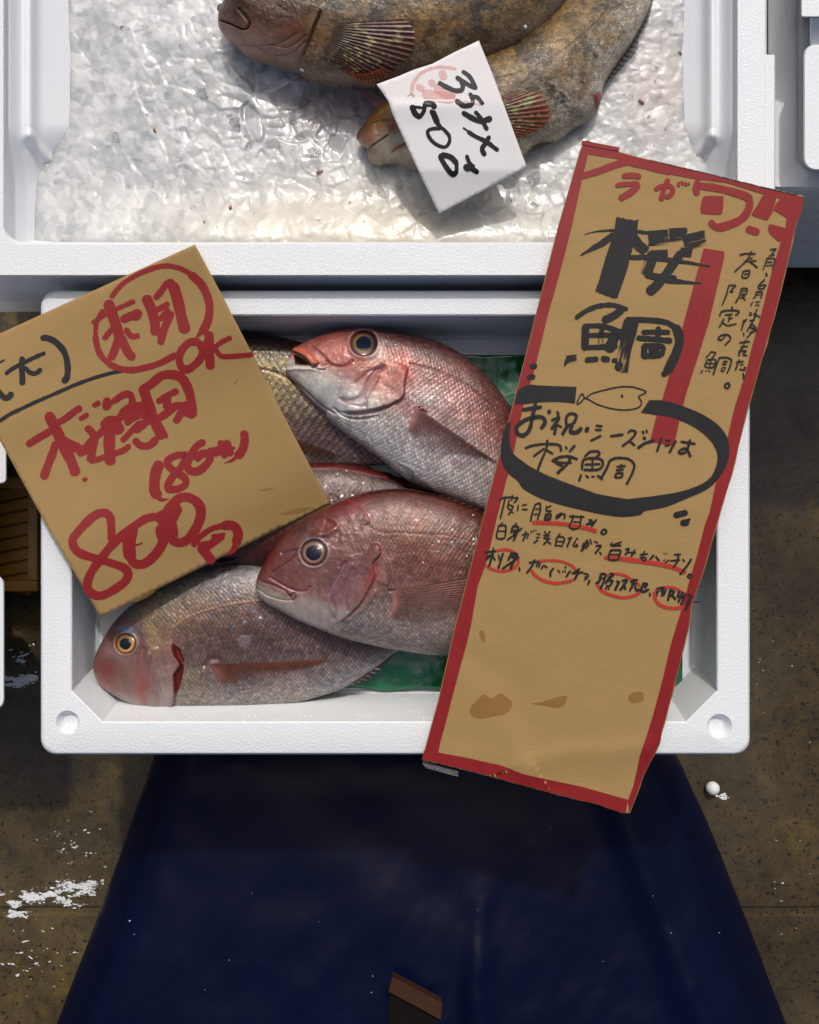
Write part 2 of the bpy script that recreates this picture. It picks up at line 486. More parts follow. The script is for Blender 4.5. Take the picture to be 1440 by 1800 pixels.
# ---- rectangular loops in photo-plan pixels (corner style round or chamfer)
def rloop(l, t, r, b, rad, z, style='round', nc=8, ne=12):
    pts = []
    corners = [(r, t, -1, 1, 0), (r, b, -1, -1, 1), (l, b, 1, -1, 2), (l, t, 1, 1, 3)]
    cs = []
    for (cx, cy, sx, sy, k) in corners:
        ox, oy = cx + sx * rad, cy + sy * rad
        if style == 'round':
            a0 = [-90, 0, 90, 180][k]
            a = np.radians(np.linspace(a0, a0 + 90, nc))
            cs.append(np.stack([ox + rad * np.cos(a), oy + rad * np.sin(a)], -1))
        else:
            p0, p1 = [((ox, t), (r, oy)), ((r, oy), (ox, b)), ((ox, b), (l, oy)), ((l, oy), (ox, t))][k]
            q = np.linspace(0, 1, nc)[:, None]
            cs.append(np.array(p0) * (1 - q) + np.array(p1) * q)
    for k in range(4):
        pts.append(cs[k])
        a, c = cs[k][-1], cs[(k + 1) % 4][0]
        q = np.linspace(0, 1, ne + 2)[1:-1, None]
        pts.append(a * (1 - q) + c * q)
    p = np.concatenate(pts)
    return Pn(p[:, 0], p[:, 1], z)

def loft(name, loops, mat, parent=None, cap=True, sharp=28):
    n = len(loops[0]); V = np.concatenate(loops)
    F = gridF(len(loops), n, wrap_v=True)
    me = np_mesh(name, V, F, smooth=True)
    if cap:
        import bmesh
        bm = bmesh.new(); bm.from_mesh(me); bm.verts.ensure_lookup_table()
        for base, rev in ((0, True), (len(V) - n, False)):
            f = bm.faces.new([bm.verts[base + i] for i in range(n)])
            f.smooth = False
        bmesh.ops.recalc_face_normals(bm, faces=bm.faces)
        bm.to_mesh(me); bm.free()
    me.set_sharp_from_angle(angle=math.radians(sharp))
    return link(name, me, mat, parent)

def boolean_cut(o, cutters):
    for c in cutters:
        md = o.modifiers.new('cut', 'BOOLEAN'); md.operation = 'DIFFERENCE'; md.solver = 'EXACT'; md.object = c
    bpy.context.view_layer.update()
    dg = bpy.context.evaluated_depsgraph_get()
    me = bpy.data.meshes.new_from_object(o.evaluated_get(dg))
    o.modifiers.clear()
    o.data = me
    for c in cutters:
        bpy.data.objects.remove(c, do_unlink=True)

def cone_cutter(cx, cy, r0, r1, z, depth):
    th = np.linspace(0, 2 * np.pi, 40, endpoint=False)
    loops = []
    for (r, zz) in ((r0 * 1.06, z + 0.004), (r0, z), (r1, z - depth)):
        c = np.array(P(cx, cy, z)); k = (ZC - z) / FPX
        loops.append(np.stack([c[0] + r * k * np.cos(th), c[1] + r * k * np.sin(th), np.full(40, zz)], -1))
    return loft('cutter', loops, None, None)

# ---- lower fish box (white polystyrene) : rim at ZR
ZR = 0.62; ZB = 0.552
lower_box = empty('fish_box', P(695, 915, 0.53), 'white polystyrene fish box full of pink sea bream, in the middle', 'foam box')
OL, OT, OR_, OB = 72, 511, 1318, 1326
loops = [
    rloop(92, 530, 1298, 1306, 24, 0.537), rloop(OL + 14, OT + 14, OR_ - 14, OB - 14, 24, 0.585),
    rloop(OL + 12, OT + 12, OR_ - 12, OB - 12, 24, 0.597), rloop(OL, OT, OR_, OB, 28, 0.599), rloop(OL, OT, OR_, OB, 28, ZR - 0.003),
    rloop(OL + 2.5, OT + 2.5, OR_ - 2.5, OB - 2.5, 27, ZR - 0.0007), rloop(OL + 6, OT + 6, OR_ - 6, OB - 6, 26, ZR),
    rloop(124, 552, 1263, 1271, 55, ZR, 'chamfer'), rloop(127, 555, 1260, 1268, 54, ZR - 0.0012, 'chamfer'),
    rloop(129, 557, 1258, 1266, 54, ZR - 0.005, 'chamfer'),
    rloop(150, 575, 1240, 1240, 52, 0.585, 'chamfer'),
    rloop(168, 590, 1222, 1219, 48, ZB + 0.004, 'chamfer'), rloop(176, 598, 1214, 1211, 46, ZB, 'chamfer')]
shell = loft('box_shell', loops, M_FOAM, lower_box)
# local space of the shell = world minus parent location
cuts_ = [cone_cutter(119, 1270, 21, 13, ZR, 0.008), cone_cutter(1265, 1277, 22, 13, ZR, 0.008)]
boolean_cut(shell, cuts_)
for p in shell.data.polygons: p.use_smooth = True
shell.data.set_sharp_from_angle(angle=math.radians(28))
# smooth inner skin is the same foam; small moulded marks along the inner walls
def squiggle(name, spots, z, parent, mat, w=2.4):
    Vs, Fs, k = [], [], 0
    for (x, y, ang) in spots:
        ca, sa = math.cos(ang), math.sin(ang)
        for i in range(5):
            ox = (i - 2) * 5.0; oy = ((i * 37) % 5 - 2) * 0.9
            pts = [(-1.6, -3), (1.0, -3), (1.6, 3), (-1.0, 3)]
            if i % 2: pts = [(-2.0, 1.2), (1.6, -2.6), (2.4, -1.2), (-1.0, 2.6)]
            q = [((ox + a) * ca - (oy + b) * sa + x, (ox + a) * sa + (oy + b) * ca + y) for a, b in pts]
            for (a, b) in q:
                Vs.append(P(a, b, z(a, b) + 0.0009))
            Fs.append((k, k + 3, k + 2, k + 1)); k += 4
    o = link(name, np_mesh(name, np.array(Vs), np.array(Fs), smooth=False), mat, parent)
    o['kind'] = 'stuff'
    return o
M_MARK = NT('moulded_mark'); M_MARK.set(Base_Color=(0.9, 0.9, 0.9, 1), Roughness=0.3); M_MARK = M_MARK.m
zb_wall = lambda a, b: np.interp(b, [1219, 1240, 1266], [ZB + 0.005, 0.585, ZR - 0.004])
zt_wall = lambda a, b: np.interp(b, [557, 575, 590], [ZR - 0.004, 0.585, ZB + 0.005])
zr_wall = lambda a, b: np.interp(a, [1222, 1240, 1258], [ZB + 0.005, 0.585, ZR - 0.004])
zl_wall = lambda a, b: np.interp(a, [129, 150, 168], [ZR - 0.004, 0.585, ZB + 0.005])
for lst, zf in (([(230, 1258, 0), (335, 1258, 0), (438, 1258, 0), (537, 1258, 0), (640, 1258, 0), (728, 1250, 0), (745, 1262, 0)], zb_wall),
            ([(437, 564, 0), (535, 564, 0), (640, 564, 0), (740, 564, 0), (840, 564, 0), (567, 580, 0), (733, 580, 0), (900, 580, 0)], zt_wall),
            ([(1248, 1045, 1.57), (1247, 1112, 1.57), (1248, 1180, 1.57)], zr_wall), ([(140, 1140, 1.57), (150, 1080, 1.57), (140, 1190, 1.57)], zl_wall)):
    squiggle('moulded_mark', lst, zf, lower_box, M_MARK)

# green plastic sheet on the floor of the box
m = NT('green_plastic'); co = m.pos()
m.l(m.mix(m.noise(co, 25, 5, 0.6), L(1, 62, 37), L(3, 116, 70)), m.b.inputs['Base Color'])
m.set(Roughness=0.14, Coat_Weight=0.7, Coat_Roughness=0.06)
m.l(m.bump(m.noise(co, 38, 3, 0.55, 0.5), 0.4, 0.006), m.b.inputs['Normal']); M_GRN = m.m
gxp = np.linspace(545, 1200, 150); gyp = np.linspace(624, 1213, 120)
X, Y = np.meshgrid(gxp, gyp, indexing='ij')
Yb = Y + (vnoise(X, Y * 0 + 3, 60, 2) - 0.5) * 10 * sstep(1100, 1213, Y)
Z = ZB + 0.003 + 0.006 * fbm(X, Y, 70, 4, 5) + 0.004 * np.abs(np.sin(X / 21.0)) * sstep(640, 600, Y)
V = Pn(X, Yb, Z)
gs = link('plastic_liner_sheet', np_mesh('liner', V.reshape(-1, 3), gridF(150, 120, flip=False), smooth=True), M_GRN)
gs.modifiers.new('thick', 'SOLIDIFY').thickness = 0.0006
tag(gs, 'shiny green plastic sheet lying under the sea bream in the box', 'plastic sheet')

# ---- upper fish box with ice
ZU = 0.64
upper_box = empty('fish_box', P(650, 0, 0.40), 'large white polystyrene box of crushed ice and greenlings at the top', 'foam box')
loops = [rloop(-40, -480, 1300, 548, 24, 0.40), rloop(-50, -500, 1338, 499, 26, 0.60), rloop(-62, -500, 1346, 487, 26, 0.618), rloop(-66, -504, 1348, 486, 26, 0.6195),
         rloop(-66, -504, 1348, 486, 26, ZU - 0.003), rloop(-63, -501, 1345, 483, 25, ZU),
         rloop(6, -440, 1297, 430, 34, ZU), rloop(8, -438, 1295, 428, 34, ZU - 0.002), rloop(10, -436, 1293, 427, 34, ZU - 0.012), rloop(12, -434, 1291, 425, 34, 0.60), rloop(40, -400, 1260, 400, 34, 0.56), rloop(44, -396, 1256, 396, 34, 0.558)]
loft('box_shell', loops, M_FOAM, upper_box)
# moulded corner block on the right rim: the rim is wider below y=95
v_l = [rloop(1340, 96, 1363, 486, 3, z) for z in (0.60, ZU - 0.003)] + [rloop(1340, 97, 1361, 484, 3, ZU - 0.0008)]
loft('rim_flange', v_l, M_FOAM, upper_box)
# inner moulding : smooth sloping wall with a rib on both sides
def z_int(px, py):
    z = np.full(np.shape(px), 0.556)
    fade = sstep(330, 215, py)
    for edge, s in ((6.0, 1.0), (1297.0, -1.0)):
        d = (px - edge) * s
        wall = np.interp(d, [-20, 0, 5, 12, 34, 60, 90, 150, 190], [0.6385, 0.6385, 0.630, 0.628, 0.615, 0.608, 0.600, 0.584, 0.556])
        wall2 = np.interp(d, [-20, 0, 4, 12, 40, 80, 150], [0.6385, 0.6385, 0.628, 0.618, 0.602, 0.585, 0.556])
        w = wall * fade + wall2 * (1 - fade)
        rib = 0.0065 * np.exp(-((d - 46) / 12.0) ** 2) * sstep(262, 236, py)
        # diagonal shoulder running from the rib end into the ice
        a = np.array([[edge + s * 46, 238], [edge + s * 75, 275], [edge + s * 130, 312]])
        dd, sd, _ = dpoly(px, py, a, True)
        step = 0.006 * sstep(14, 0, dd) * (d > 30)
        z = np.maximum(z, w + rib + step * 0.6)
    return z
gxp = np.concatenate([np.linspace(7, 200, 150), np.linspace(1100, 1296, 150)])
for (x0, x1) in ((7, 205), (1096, 1296)):
    X, Y = np.meshgrid(np.linspace(x0, x1, 140), np.linspace(-430, 427, 260), indexing='ij')
    # round the two front corners
    Z = z_int(X, Y)
    if x0 < 600: cxn, cxs = 41, -1
    else: cxn, cxs = 1263, 1
    V = Pn(X, Y, Z)
    link('inner_moulding', np_mesh('inner_moulding', V.reshape(-1, 3), gridF(140, 260), smooth=True), M_FOAM_S, upper_box)

# ---- crushed ice
m = NT('crushed_ice'); a = m.attr('pig'); co = m.pos()
m.l(m.mix(m.noise(co, 120, 4, 0.6), m.mix(1.0, a.outputs['Color'], (0.88, 0.88, 0.88, 1), 'MULTIPLY'), a.outputs['Color']), m.b.inputs['Base Color'])
m.set(Roughness=0.35, Transmission_Weight=0.0, Coat_Weight=0.25, Coat_Roughness=0.12, Subsurface_Weight=0.8, Subsurface_Scale=0.014)
m.b.inputs['Subsurface Radius'].default_value = (1.0, 1.0, 1.0)
b = m.bump(m.noise(co, 110, 4, 0.6, 0.4), 0.08, 0.003)
m.l(b, m.b.inputs['Normal']); m.l(b, m.b.inputs['Coat Normal']); M_ICE = m.m
NX, NY = 520, 360
X, Y = np.meshgrid(np.linspace(20, 1285, NX), np.linspace(-430, 427, NY), indexing='ij')
def vor(x, y, seeds, k=0):
    """nearest cell id and distance, by bucketed search"""
    best = np.full(x.shape, 1e9, np.float32); sec = best.copy(); idx = np.zeros(x.shape, np.int32)
    xf = x.astype(np.float32); yf = y.astype(np.float32)
    # process in tiles
    for i0 in range(0, x.shape[0], 40):
        for j0 in range(0, x.shape[1], 40):
            xs = xf[i0:i0 + 40, j0:j0 + 40]; ys = yf[i0:i0 + 40, j0:j0 + 40]
            m_ = (seeds[:, 0] > xs.min() - 70) & (seeds[:, 0] < xs.max() + 70) & (seeds[:, 1] > ys.min() - 70) & (seeds[:, 1] < ys.max() + 70)
            ids = np.nonzero(m_)[0]
            if len(ids) < 2: continue
            d = np.hypot(xs[..., None] - seeds[ids, 0].astype(np.float32), ys[..., None] - seeds[ids, 1].astype(np.float32))
            o = np.argsort(d, -1)[..., :2]
            d0 = np.take_along_axis(d, o[..., :1], -1)[..., 0]; d1 = np.take_along_axis(d, o[..., 1:2], -1)[..., 0]
            best[i0:i0 + 40, j0:j0 + 40] = d0; sec[i0:i0 + 40, j0:j0 + 40] = d1; idx[i0:i0 + 40, j0:j0 + 40] = ids[o[..., 0]]
    return best, sec, idx
def ice_field(X, Y):
    base = 0.594 + 0.010 * (fbm(X, Y, 260, 3, 2) - 0.5)
    base += 0.010 * sstep(330, 420, Y) * sstep(40, 160, X)          # piled against the front rim
    base -= 0.004 * np.exp(-(((X - 620) / 220) ** 2 + ((Y - 190) / 90) ** 2))
    base += 0.004 * sstep(800, 1250, X)
    wx = X + 10 * (vnoise(X, Y, 30, 4) - 0.5); wy = Y + 10 * (vnoise(X, Y, 30, 9) - 0.5)
    S = np.stack([RNG.uniform(0, 1300, 1300), RNG.uniform(-440, 440, 1300)], -1)
    S2 = np.stack([RNG.uniform(0, 1300, 9000), RNG.uniform(-440, 440, 9000)], -1)
    d0, d1, idx = vor(wx, wy, S)
    t = RNG.normal(0, 1, (1300, 3))
    dx = X - S[idx, 0]; dy = Y - S[idx, 1]
    # big clear lumps close to the fish, finer slush to the left and the front
    amp = 0.10 + 1.3 * np.exp(-(((X - 560) / 230) ** 2 + ((Y - 200) / 120) ** 2)) + 0.6 * np.exp(-(((X - 900) / 180) ** 2 + ((Y - 350) / 60) ** 2))
    amp *= 0.45 + 0.55 * sstep(120, 260, X)
    edge = sstep(0, 5, d1 - d0)
    z = base + amp * (0.0004 * t[idx, 0] + 0.000035 * (t[idx, 1] * dx + t[idx, 2] * dy)) * (0.3 + 0.7 * edge) - amp * 0.0003 * (1 - edge)
    d0, d1, idx2 = vor(wx, wy, S2)
    t2 = RNG.normal(0, 1, (9000, 3))
    e2 = sstep(0, 3.0, d1 - d0)
    z += (0.00010 * t2[idx2, 0] + 0.00002 * (t2[idx2, 1] * (X - S2[idx2, 0]) + t2[idx2, 2] * (Y - S2[idx2, 1]))) * 0.6 - 0.00008 * (1 - e2)
    z += 0.0024 * (fbm(X, Y, 80, 3, 7) - 0.5) + 0.0007 * (fbm(X, Y, 24, 2, 8) - 0.5)
    return z, t[idx, 0], t2[idx2, 0], amp, edge
Z, c1, c2, amp, edge = ice_field(X, Y)
V = Pn(X, Y, Z)
ice = link('crushed_ice', np_mesh('ice', V.reshape(-1, 3), gridF(NX, NY), smooth=True), M_ICE)
ca = lin((243, 245, 246)); cb = lin((196, 202, 205)); cw = lin((238, 230, 208)); cg = lin((150, 152, 158))
f = np.clip(0.5 + 0.20 * c1 + 0.20 * c2 + 0.8 * (fbm(X, Y, 60, 4, 12) - 0.5), 0, 1)[..., None]
colr = ca * f + cb * (1 - f)
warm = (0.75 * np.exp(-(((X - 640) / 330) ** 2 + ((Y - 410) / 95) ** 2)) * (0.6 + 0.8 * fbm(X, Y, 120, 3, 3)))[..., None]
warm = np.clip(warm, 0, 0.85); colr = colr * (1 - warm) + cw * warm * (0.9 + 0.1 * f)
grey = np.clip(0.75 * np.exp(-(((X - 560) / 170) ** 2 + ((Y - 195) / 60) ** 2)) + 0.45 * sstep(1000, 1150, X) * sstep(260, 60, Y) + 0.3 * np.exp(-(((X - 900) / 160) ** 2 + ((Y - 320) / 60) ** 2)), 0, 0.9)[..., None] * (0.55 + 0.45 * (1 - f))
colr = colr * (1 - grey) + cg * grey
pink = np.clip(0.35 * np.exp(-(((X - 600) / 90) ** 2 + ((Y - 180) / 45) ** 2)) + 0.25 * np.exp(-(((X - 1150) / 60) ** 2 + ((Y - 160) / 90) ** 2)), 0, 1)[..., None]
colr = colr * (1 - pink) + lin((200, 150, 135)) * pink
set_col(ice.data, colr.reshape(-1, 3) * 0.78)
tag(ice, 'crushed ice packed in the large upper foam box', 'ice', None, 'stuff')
hm_add(X.ravel(), Y.ravel(), Z.ravel()); ICE_Z = Z

# loose clear lumps on the ice
m = NT('clear_ice'); co = m.pos()
m.set(Base_Color=(0.97, 0.98, 0.99, 1), Roughness=0.3, IOR=1.22, Transmission_Weight=1.0)
m.l(m.bump(m.noise(co, 160, 3, 0.6), 0.35, 0.002), m.b.inputs['Normal']); M_CLEAR = m.m
def lump(cx, cy, r, z, seed):
    r_ = np.random.default_rng(seed); import bmesh
    bm = bmesh.new(); k = (ZC - z) / FPX
    pts = r_.normal(0, 1, (16, 3)); pts /= np.linalg.norm(pts, axis=1)[:, None]
    pts *= r_.uniform(0.75, 1.0, (16, 1)) * r * k; pts[:, 2] *= 0.6; pts[:, 0] *= r_.uniform(0.8, 1.3)
    c = np.array(P(cx, cy, z))
    for p in pts: bm.verts.new(p + c)
    bmesh.ops.convex_hull(bm, input=bm.verts)
    bmesh.ops.delete(bm, geom=[v for v in bm.verts if not v.link_faces], context='VERTS')
    return bm
import bmesh
Vs, Fs, kk = [], [], 0
for i in range(480):
    if i < 170: cx, cy = RNG.normal(560, 130), RNG.normal(200, 55)
    elif i < 230: cx, cy = RNG.normal(850, 110), RNG.normal(350, 30)
    elif i < 270: cx, cy = RNG.normal(1150, 60), RNG.normal(120, 80)
    else: cx, cy = RNG.uniform(170, 1150), RNG.uniform(0, 415)
    if not (165 < cx < 1190 and -20 < cy < 415): continue
    r = RNG.uniform(7, 20) if i < 230 else RNG.uniform(3, 8)
    z0 = float(hm_get(cx, cy))
    bm = lump(cx, cy, r, z0 - 0.0005 * r * 0.12, 100 + i)
    bmesh.ops.triangulate(bm, faces=bm.faces)
    bm.verts.index_update()
    Vs += [tuple(v.co) for v in bm.verts]; Fs += [tuple(kk + v.index for v in f.verts) for f in bm.faces]; kk += len(bm.verts); bm.free()
o = link('loose_ice_lumps', np_mesh('lumps', np.array(Vs), np.array(Fs), smooth=False), M_CLEAR)
tag(o, 'clear loose lumps of ice on top of the crushed ice around the greenlings', 'ice', None, 'stuff')

# ---- neighbouring foam box, right edge
nb = empty('fish_box', P(1450, 150, 0.30), 'soiled white foam box at the right edge, black writing on its front', 'foam box')
loops = [rloop(1335, -300, 1740, 470, 20, 0.36), rloop(1337, -300, 1745, 456, 18, 0.385), rloop(1332, -300, 1750, 450, 16, 0.39), rloop(1351, -340, 1860, 341, 14, 0.585), rloop(1351, -340, 1862, 334, 12, 0.594), rloop(1357, -330, 1855, 328, 12, 0.598),
         rloop(1396, -300, 1830, 300, 20, 0.592), rloop(1404, -290, 1820, 292, 20, 0.586)]
loft('box_shell', loops, M_FOAM_D, nb)
# the lid with a notch that stands on it
lv = [rloop(1412, 78, 1850, 300, 22, z) for z in (0.590, 0.64)] + [rloop(1415, 81, 1847, 297, 20, 0.643)]
loft('lid_block', lv, M_FOAM, nb)
lv = [rloop(1408, -200, 1850, 30, 4, z) for z in (0.590, 0.652)] + [rloop(1410, -198, 1848, 28, 3, 0.654)]
loft('lid_block', lv, M_FOAM, nb)
lv = [rloop(1424, 30, 1850, 82, 4, z) for z in (0.590, 0.632)] + [rloop(1426, 32, 1848, 80, 3, 0.634)]
loft('lid_block', lv, M_FOAM, nb)

# ---- white foam boxes at the left edge
lb = empty('fish_box', P(-120, 1130, 0.38), 'white foam box at the left edge beside the front half of the fish box', 'foam box')
loops = [rloop(-420, 1030, -6, 1225, 10, 0.37), rloop(-430, 1012, 6, 1246, 16, 0.48), rloop(-430, 1012, 8, 1246, 16, 0.50), rloop(-428, 1014, 6, 1244, 15, 0.502), rloop(-400, 1040, -22, 1220, 14, 0.502), rloop(-395, 1045, -27, 1215, 14, 0.42)]
loft('box_shell', loops, M_FOAM, lb)
lb2 = empty('fish_box', P(-120, 800, 0.38), 'grey shaded foam box corner at the left edge under the square price card', 'foam box')
loops = [rloop(-420, 650, -2, 840, 10, 0.37), rloop(-430, 640, 11, 848, 8, 0.48), rloop(-430, 640, 12, 850, 8, 0.50), rloop(-428, 642, 10, 848, 7, 0.502), rloop(-400, 665, -22, 825, 7, 0.502), rloop(-395, 670, -27, 820, 7, 0.42)]
loft('box_shell', loops, M_FOAM_D, lb2)

# ---- brown lattice crate on the floor at the left
m = NT('brown_crate_plastic'); co = m.pos()
m.l(m.mix(m.noise(co, 30, 4, 0.6), L(92, 62, 14), L(140, 100, 28)), m.b.inputs['Base Color']); m.set(Roughness=0.4)
M_CRATE = m.m
cr = empty('plastic_crate', P(-100, 940, GZ + 0.002), 'brown yellow lattice plastic crate on the floor at the left edge', 'crate')
x0, y0, _ = P(-330, 1040, 0.33); x1, y1, _ = P(66, 840, 0.33)
add_boxes('rim', [(x0, y0, 0.318, x1, y0 + 0.012, 0.33), (x0, y1 - 0.012, 0.318, x1, y1, 0.33), (x1 - 0.012, y0 + 0.012, 0.318, x1, y1 - 0.012, 0.33), (x0, y0 + 0.012, 0.318, x0 + 0.012, y1 - 0.012, 0.33)], M_CRATE, cr, 0.0015)
add_boxes('floor_panel', [(x0, y0, GZ + 0.002, x1, y1, GZ + 0.006)], M_CRATE, cr)
def slant_strip(name, p, q, w, th, mat, parent):
    p = np.array(p); q = np.array(q); d = q - p; up = np.array((0, 0, 1.0)); s = np.cross(d, up); s = s / (np.linalg.norm(s) + 1e-9) * w / 2
    t = np.cross(s, d); t = t / np.linalg.norm(t) * th / 2
    V = [a + i * s + j * t for a in (p, q) for i in (-1, 1) for j in (-1, 1)]
    F = [(0, 1, 3, 2), (4, 6, 7, 5), (0, 4, 5, 1), (2, 3, 7, 6), (0, 2, 6, 4), (1, 5, 7, 3)]
    return link(name, np_mesh(name, np.array(V), np.array(F), smooth=False), mat, parent)
nst = 9
for k in range(nst):
    ya = y0 + (y1 - y0) * k / nst; yb = y0 + (y1 - y0) * (k + 1) / nst
    slant_strip('lattice_strip', (x1 - 0.09, ya, 0.312), (x1 - 0.012, yb, 0.324), 0.011, 0.004, M_CRATE, cr)
    slant_strip('lattice_strip', (x1 - 0.09, yb, 0.306), (x1 - 0.012, ya, 0.318), 0.011, 0.004, M_CRATE, cr)
add_boxes('inner_shelf', [(x0 + 0.02, y0 + 0.02, 0.292, x1 - 0.02, y1 - 0.02, 0.295)], M_CRATE, cr)

# ---- dark crates that carry the boxes (mostly hidden beneath them)
m = NT('dark_plastic'); m.set(Base_Color=(0.02, 0.02, 0.022, 1), Roughness=0.5); M_DARK = m.m
def stand(name, l, t, r, b, z0, z1, label, top=None):
    o = empty(name, P((l + r) / 2, (t + b) / 2, z0), label, 'stand')
    zt = z1 if top is None else top
    X0, Y0, _ = P(l, b, z1); X1, Y1, _ = P(r, t, z1)
    bx = []
    for (ax, ay) in ((X0, Y0), (X1 - 0.03, Y0), (X0, Y1 - 0.03), (X1 - 0.03, Y1 - 0.03)):
        add_boxes('leg', [(ax, ay, z0, ax + 0.03, ay + 0.03, z1 - 0.02)], M_DARK, o)
    add_boxes('top_board', [(X0, Y0, z1 - 0.02, X1, Y1, z1)], M_DARK, o, 0.002)
    add_boxes('side_panel', [(X0 + 0.03, Y0 + 0.005, z0 + 0.03, X1 - 0.03, Y0 + 0.012, z1 - 0.02)], M_DARK, o)
    return o
stand('box_stand', 170, 600, 1220, 1120, GZ + 0.001, 0.5365, 'dark stand hidden beneath the sea bream box')
stand('box_stand', 60, -420, 1240, 380, GZ + 0.001, 0.3995, 'dark stand hidden beneath the large ice box')
stand('box_stand', 1420, -300, 1800, 330, GZ + 0.001, 0.3595, 'dark stand hidden beneath the right edge box')
stand('box_stand', -400, 700, -30, 1190, 0.335, 0.3695, 'dark board carrying the two foam boxes at the left edge')

# ---- navy plastic sheet draped over a low bench in front of the box
m = NT('navy_plastic_sheet'); co = m.pos()
m.l(m.mix(m.noise(co, 8, 4, 0.6), L(2, 7, 28), L(4, 12, 44)), m.b.inputs['Base Color'])
m.set(Roughness=0.30, Specular_IOR_Level=0.14)
b = m.bump(m.noise(m.scaled(co, (1.6, 1, 1)), 5, 2, 0.45, 0.3), 0.12, 0.02); b = m.bump(m.noise(co, 90, 3, 0.6), 0.06, 0.002, b)
m.l(b, m.b.inputs['Normal']); M_NAVY = m.m
LE = catmull([(300, 1180), (284, 1290), (262, 1360), (236, 1430), (205, 1520), (165, 1630), (130, 1720), (98, 1805), (70, 1880), (48, 1940)], 4)
RE = catmull([(1100, 1180), (1150, 1290), (1192, 1340), (1216, 1385), (1250, 1460), (1290, 1560), (1325, 1650), (1355, 1730), (1384, 1805), (1410, 1880), (1430, 1940)], 4)
nv = 150; LE = resample(LE, nv); RE = resample(RE, nv)
us = np.concatenate([np.linspace(-0.22, 0, 24)[:-1], np.linspace(0, 1, 170), np.linspace(1, 1.22, 24)[1:]])
Vv = []
for i in range(nv):
    t = i / (nv - 1)
    zc = 0.395 + 0.05 * sstep(0.1, 1, t)
    u = np.clip(us, 0, 1)
    px = LE[i, 0] * (1 - u) + RE[i, 0] * u; py = LE[i, 1] * (1 - u) + RE[i, 1] * u
    e = np.minimum(u, 1 - u)
    droop = 0.05 * (1 - np.clip(e / 0.09, 0, 1)) ** 2.2
    fold = 0.013 * np.exp(-((u - 0.84 - 0.06 * t) / 0.035) ** 2) * sstep(0.1, 0.3, t)
    fold = fold + 0.008 * np.exp(-((u - 0.60 - 0.02 * math.sin(6 * t)) / 0.02) ** 2) * sstep(0.45, 0.7, t)
    fold = fold + 0.02 * (0.25 - (u - 0.5) ** 2)
    fold = fold + 0.004 * (fbm(px * 0.5 + py * 0.25, py * 0.22, 26, 4, 16) - 0.5) * sstep(0.25, 0.7, t) * sstep(0, 0.05, e)
    fold = fold + 0.012 * (fbm(px, py, 240, 3, 6) - 0.5) * sstep(0, 0.1, e)
    z = zc - droop + fold
    z = z - 0.02 * sstep(0.3, 0.0, t) 
    p = Pn(px, py, z)
    # skirts hang straight down to just above the floor
    sk = np.maximum(0, np.maximum(-us, us - 1)) / 0.22
    hz = p[:, 2] * (1 - sk) + (GZ + 0.004) * sk
    outw = np.sign(us - 0.5) * 0.012 * np.sin(sk * 3.0 + t * 25) * sk
    p[:, 2] = np.where(sk > 0, hz, p[:, 2]); p[:, 0] += outw
    Vv.append(p)
V = np.concatenate(Vv)
sh = link('draped_sheet', np_mesh('sheet', V, gridF(nv, len(us)), smooth=True), M_NAVY)
tag(sh, 'dark navy blue plastic sheet draped over a low bench in front of the fish box', 'plastic sheet')
bench = empty('low_bench', P(740, 1560, GZ + 0.001), 'low dark bench hidden beneath the navy sheet', 'bench')
X0, Y0, _ = P(330, 1880, 0.352); X1, Y1, _ = P(1080, 1420, 0.352)
add_boxes('seat_board', [(X0, Y0, 0.33, X1, Y1, 0.352)], M_DARK, bench)
for (ax, ay) in ((X0, Y0), (X1 - 0.03, Y0), (X0, Y1 - 0.03), (X1 - 0.03, Y1 - 0.03)):
    add_boxes('leg', [(ax, ay, GZ + 0.001, ax + 0.03, ay + 0.03, 0.33)], M_DARK, bench)

# rusty metal strip at the bottom edge, lying on the sheet
m = NT('rusty_brown_metal'); co = m.pos()
m.l(m.mix(m.noise(co, 160, 5, 0.7), L(40, 24, 16), L(66, 42, 30)), m.b.inputs['Base Color']); m.set(Roughness=0.85, Specular_IOR_Level=0.15)
m.l(m.bump(m.noise(co, 200, 4, 0.7), 0.4, 0.002), m.b.inputs['Normal']); M_RUST = m.m
m = NT('dark_sooty_metal'); co = m.pos()
m.l(m.mix(m.noise(co, 120, 5, 0.7), L(8, 8, 9), L(20, 17, 15)), m.b.inputs['Base Color']); m.set(Roughness=0.95, Specular_IOR_Level=0.1); M_SOOT = m.m
rs = empty('metal_strip', P(730, 1770, 0.45), 'rusty brown tipped metal bar end poking in at the bottom edge over the navy sheet', 'metal bar')
def prism(name, pts, zt, zb, mat, parent, bev=0.0008):
    """closed outline in plan pixels, top at zt(px,py), bottom zb below"""
    bm = bmesh.new(); top = []; bot = []
    for (a, b) in pts:
        z = zt(a, b) if callable(zt) else zt
        p = P(a, b, z); top.append(bm.verts.new(p)); bot.append(bm.verts.new((p[0], p[1], p[2] - zb)))
    n = len(pts); bm.faces.new(top); bm.faces.new(bot[::-1])
    for i in range(n): bm.faces.new((top[i], bot[i], bot[(i + 1) % n], top[(i + 1) % n]))
    bmesh.ops.recalc_face_normals(bm, faces=bm.faces)
    me = bpy.data.meshes.new(name); bm.to_mesh(me); bm.free()
    o = link(name, me, mat, parent)
    if bev:
        md = o.modifiers.new('bevel', 'BEVEL'); md.width = bev; md.segments = 2; md.limit_method = 'ANGLE'
    return o
zt_ = lambda a, b: 0.462 + 0.0002 * (b - 1715)
prism('rusty_tip', [(690, 1717), (778, 1764), (775, 1794), (683, 1744)], zt_, 0.012, M_RUST, rs)
